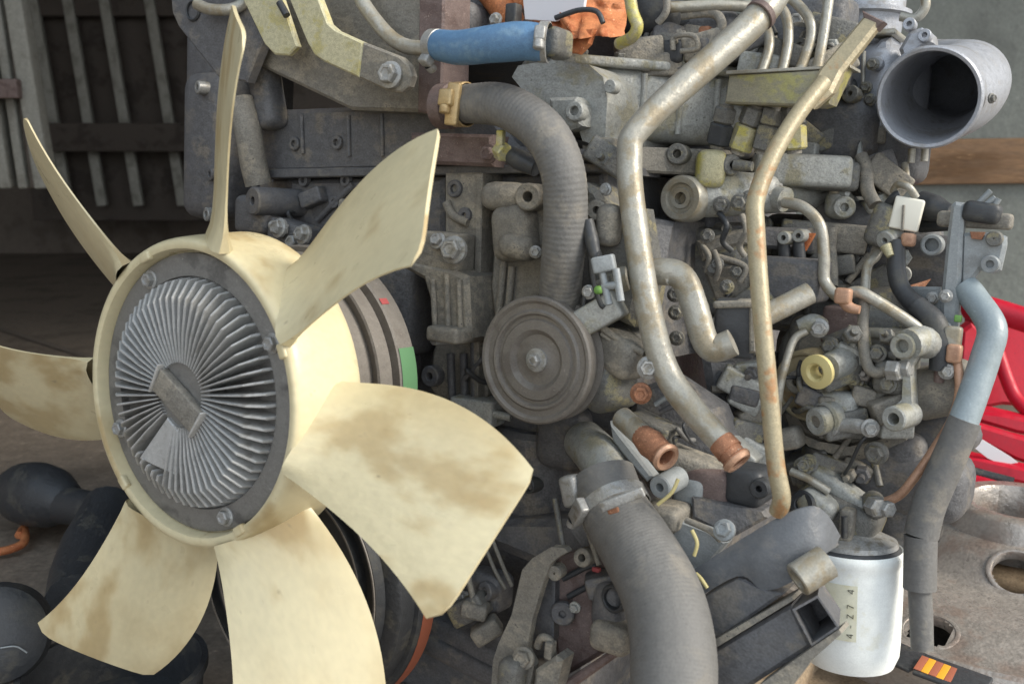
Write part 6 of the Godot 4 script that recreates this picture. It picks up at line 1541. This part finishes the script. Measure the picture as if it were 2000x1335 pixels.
	wheel("body", "black", Vector3(-0.4903, 0.128, -0.8811) - off, Vector3(0.35, 0.35, 0.8), [Vector2(0.046, -0.1), Vector2(0.049, -0.02), Vector2(0.045, 0.0), Vector2(0.034, 0.009), Vector2(0.015, 0.012), Vector2(0, 0.012)], "", dr, 48)
	pipe("cord", "paint_grey", [Vector3(-0.4798, 0.1227, -0.8667) - off, Vector3(-0.4669, 0.1226, -0.8697) - off, Vector3(-0.4587, 0.1144, -0.8731) - off], 0.0008, "", dr)
	var hk = thing("orange_hook", "small orange hook lying on the floor near the black drive shaft", "hook", Vector3(-0.7313, 0, -1.3781))
	off = hk.position
	pipe("hook", "shield", [Vector3(-0.737, 0.012, -1.3328) - off, Vector3(-0.7149, 0.012, -1.347) - off, Vector3(-0.7056, 0.014, -1.3678) - off, Vector3(-0.729, 0.014, -1.4173) - off, Vector3(-0.7246, 0.014, -1.3921) - off], 0.006, "", hk)
	var pn = thing("drain_pan", "low dark grey pan standing on the floor under the lower left fan blade", "pan", Vector3(-0.3904, 0, -0.9021))
	off = pn.position
	wheel("body", "black", Vector3(0, 0, 0), UP, [Vector2(0.075, 0), Vector2(0.085, 0.075), Vector2(0.089, 0.077), Vector2(0.089, 0.085), Vector2(0.083, 0.085), Vector2(0.075, 0.03), Vector2(0, 0.03)], "", pn, 40)

func pipe_flat(parent: Node, called: String, m: String, a: Vector3, b: Vector3, wide := 0.02, thick := 0.004) -> void:
	var st = begin()
	var w = (b - a).normalized()
	var s = w.cross(UP).normalized()
	lump_shape(st, (a + b) * 0.5, Vector3(a.distance_to(b), thick, wide * 2.0), Basis(w, s.cross(w), s), thick * 0.4)
	put(called, finish(st), m, parent)

func wheel_disc(parent: Node, holes: Array) -> void:
	# dished disc with round hand holes cut through it
	var st = begin()
	next_group(st)
	var nr = 64
	var na = 300
	for i in nr:
		for k in na:
			var ra = lerpf(0.09, 0.318, float(i) / nr)
			var rb = lerpf(0.09, 0.318, float(i + 1) / nr)
			var t0 = TAU * k / na
			var t1 = TAU * (k + 1) / na
			var mid = Vector2(cos((t0 + t1) * 0.5), sin((t0 + t1) * 0.5)) * (ra + rb) * 0.5
			var hit = false
			for h in holes:
				if absf(mid.x - h.x) < 0.04 and mid.distance_to(Vector2(h.x, h.y)) < h.z - 0.004:
					hit = true
			if not hit:
				quad(st, dish(ra, t0), dish(rb, t0), dish(rb, t1), dish(ra, t1))
	var d = put("disc", finish(st), "rim", parent)
	for h in holes:
		var ring = begin()
		var r = Vector2(h.x, h.y).length()
		var t = atan2(h.y, h.x)
		var slope = (dish(r + 0.015, t) - dish(r - 0.015, t)).normalized()
		var up = Vector3(-sin(t), 0, cos(t)).cross(slope)
		if up.y < 0:
			up = -up
		lathe(ring, dish(r, t) + up * 0.0005, up, [Vector2(h.z + 0.003, -0.0006), Vector2(h.z + 0.001, 0.0003), Vector2(h.z - 0.0015, 0.0), Vector2(h.z - 0.003, -0.002), Vector2(h.z - 0.0035, -0.012)], 32)
		put("hole_lip", finish(ring), "rim", d)

func dish(r: float, t: float) -> Vector3:
	# dome in the middle, a shallow trough, then the outer shoulder
	var y = 0.130
	if r < 0.16:
		y = lerpf(0.130, 0.096, smooth(0.09, 0.16, r))
	elif r < 0.22:
		y = lerpf(0.096, 0.100, smooth(0.16, 0.22, r))
	else:
		y = lerpf(0.100, 0.086, smooth(0.24, 0.318, r))
	return Vector3(cos(t) * r, y, sin(t) * r)
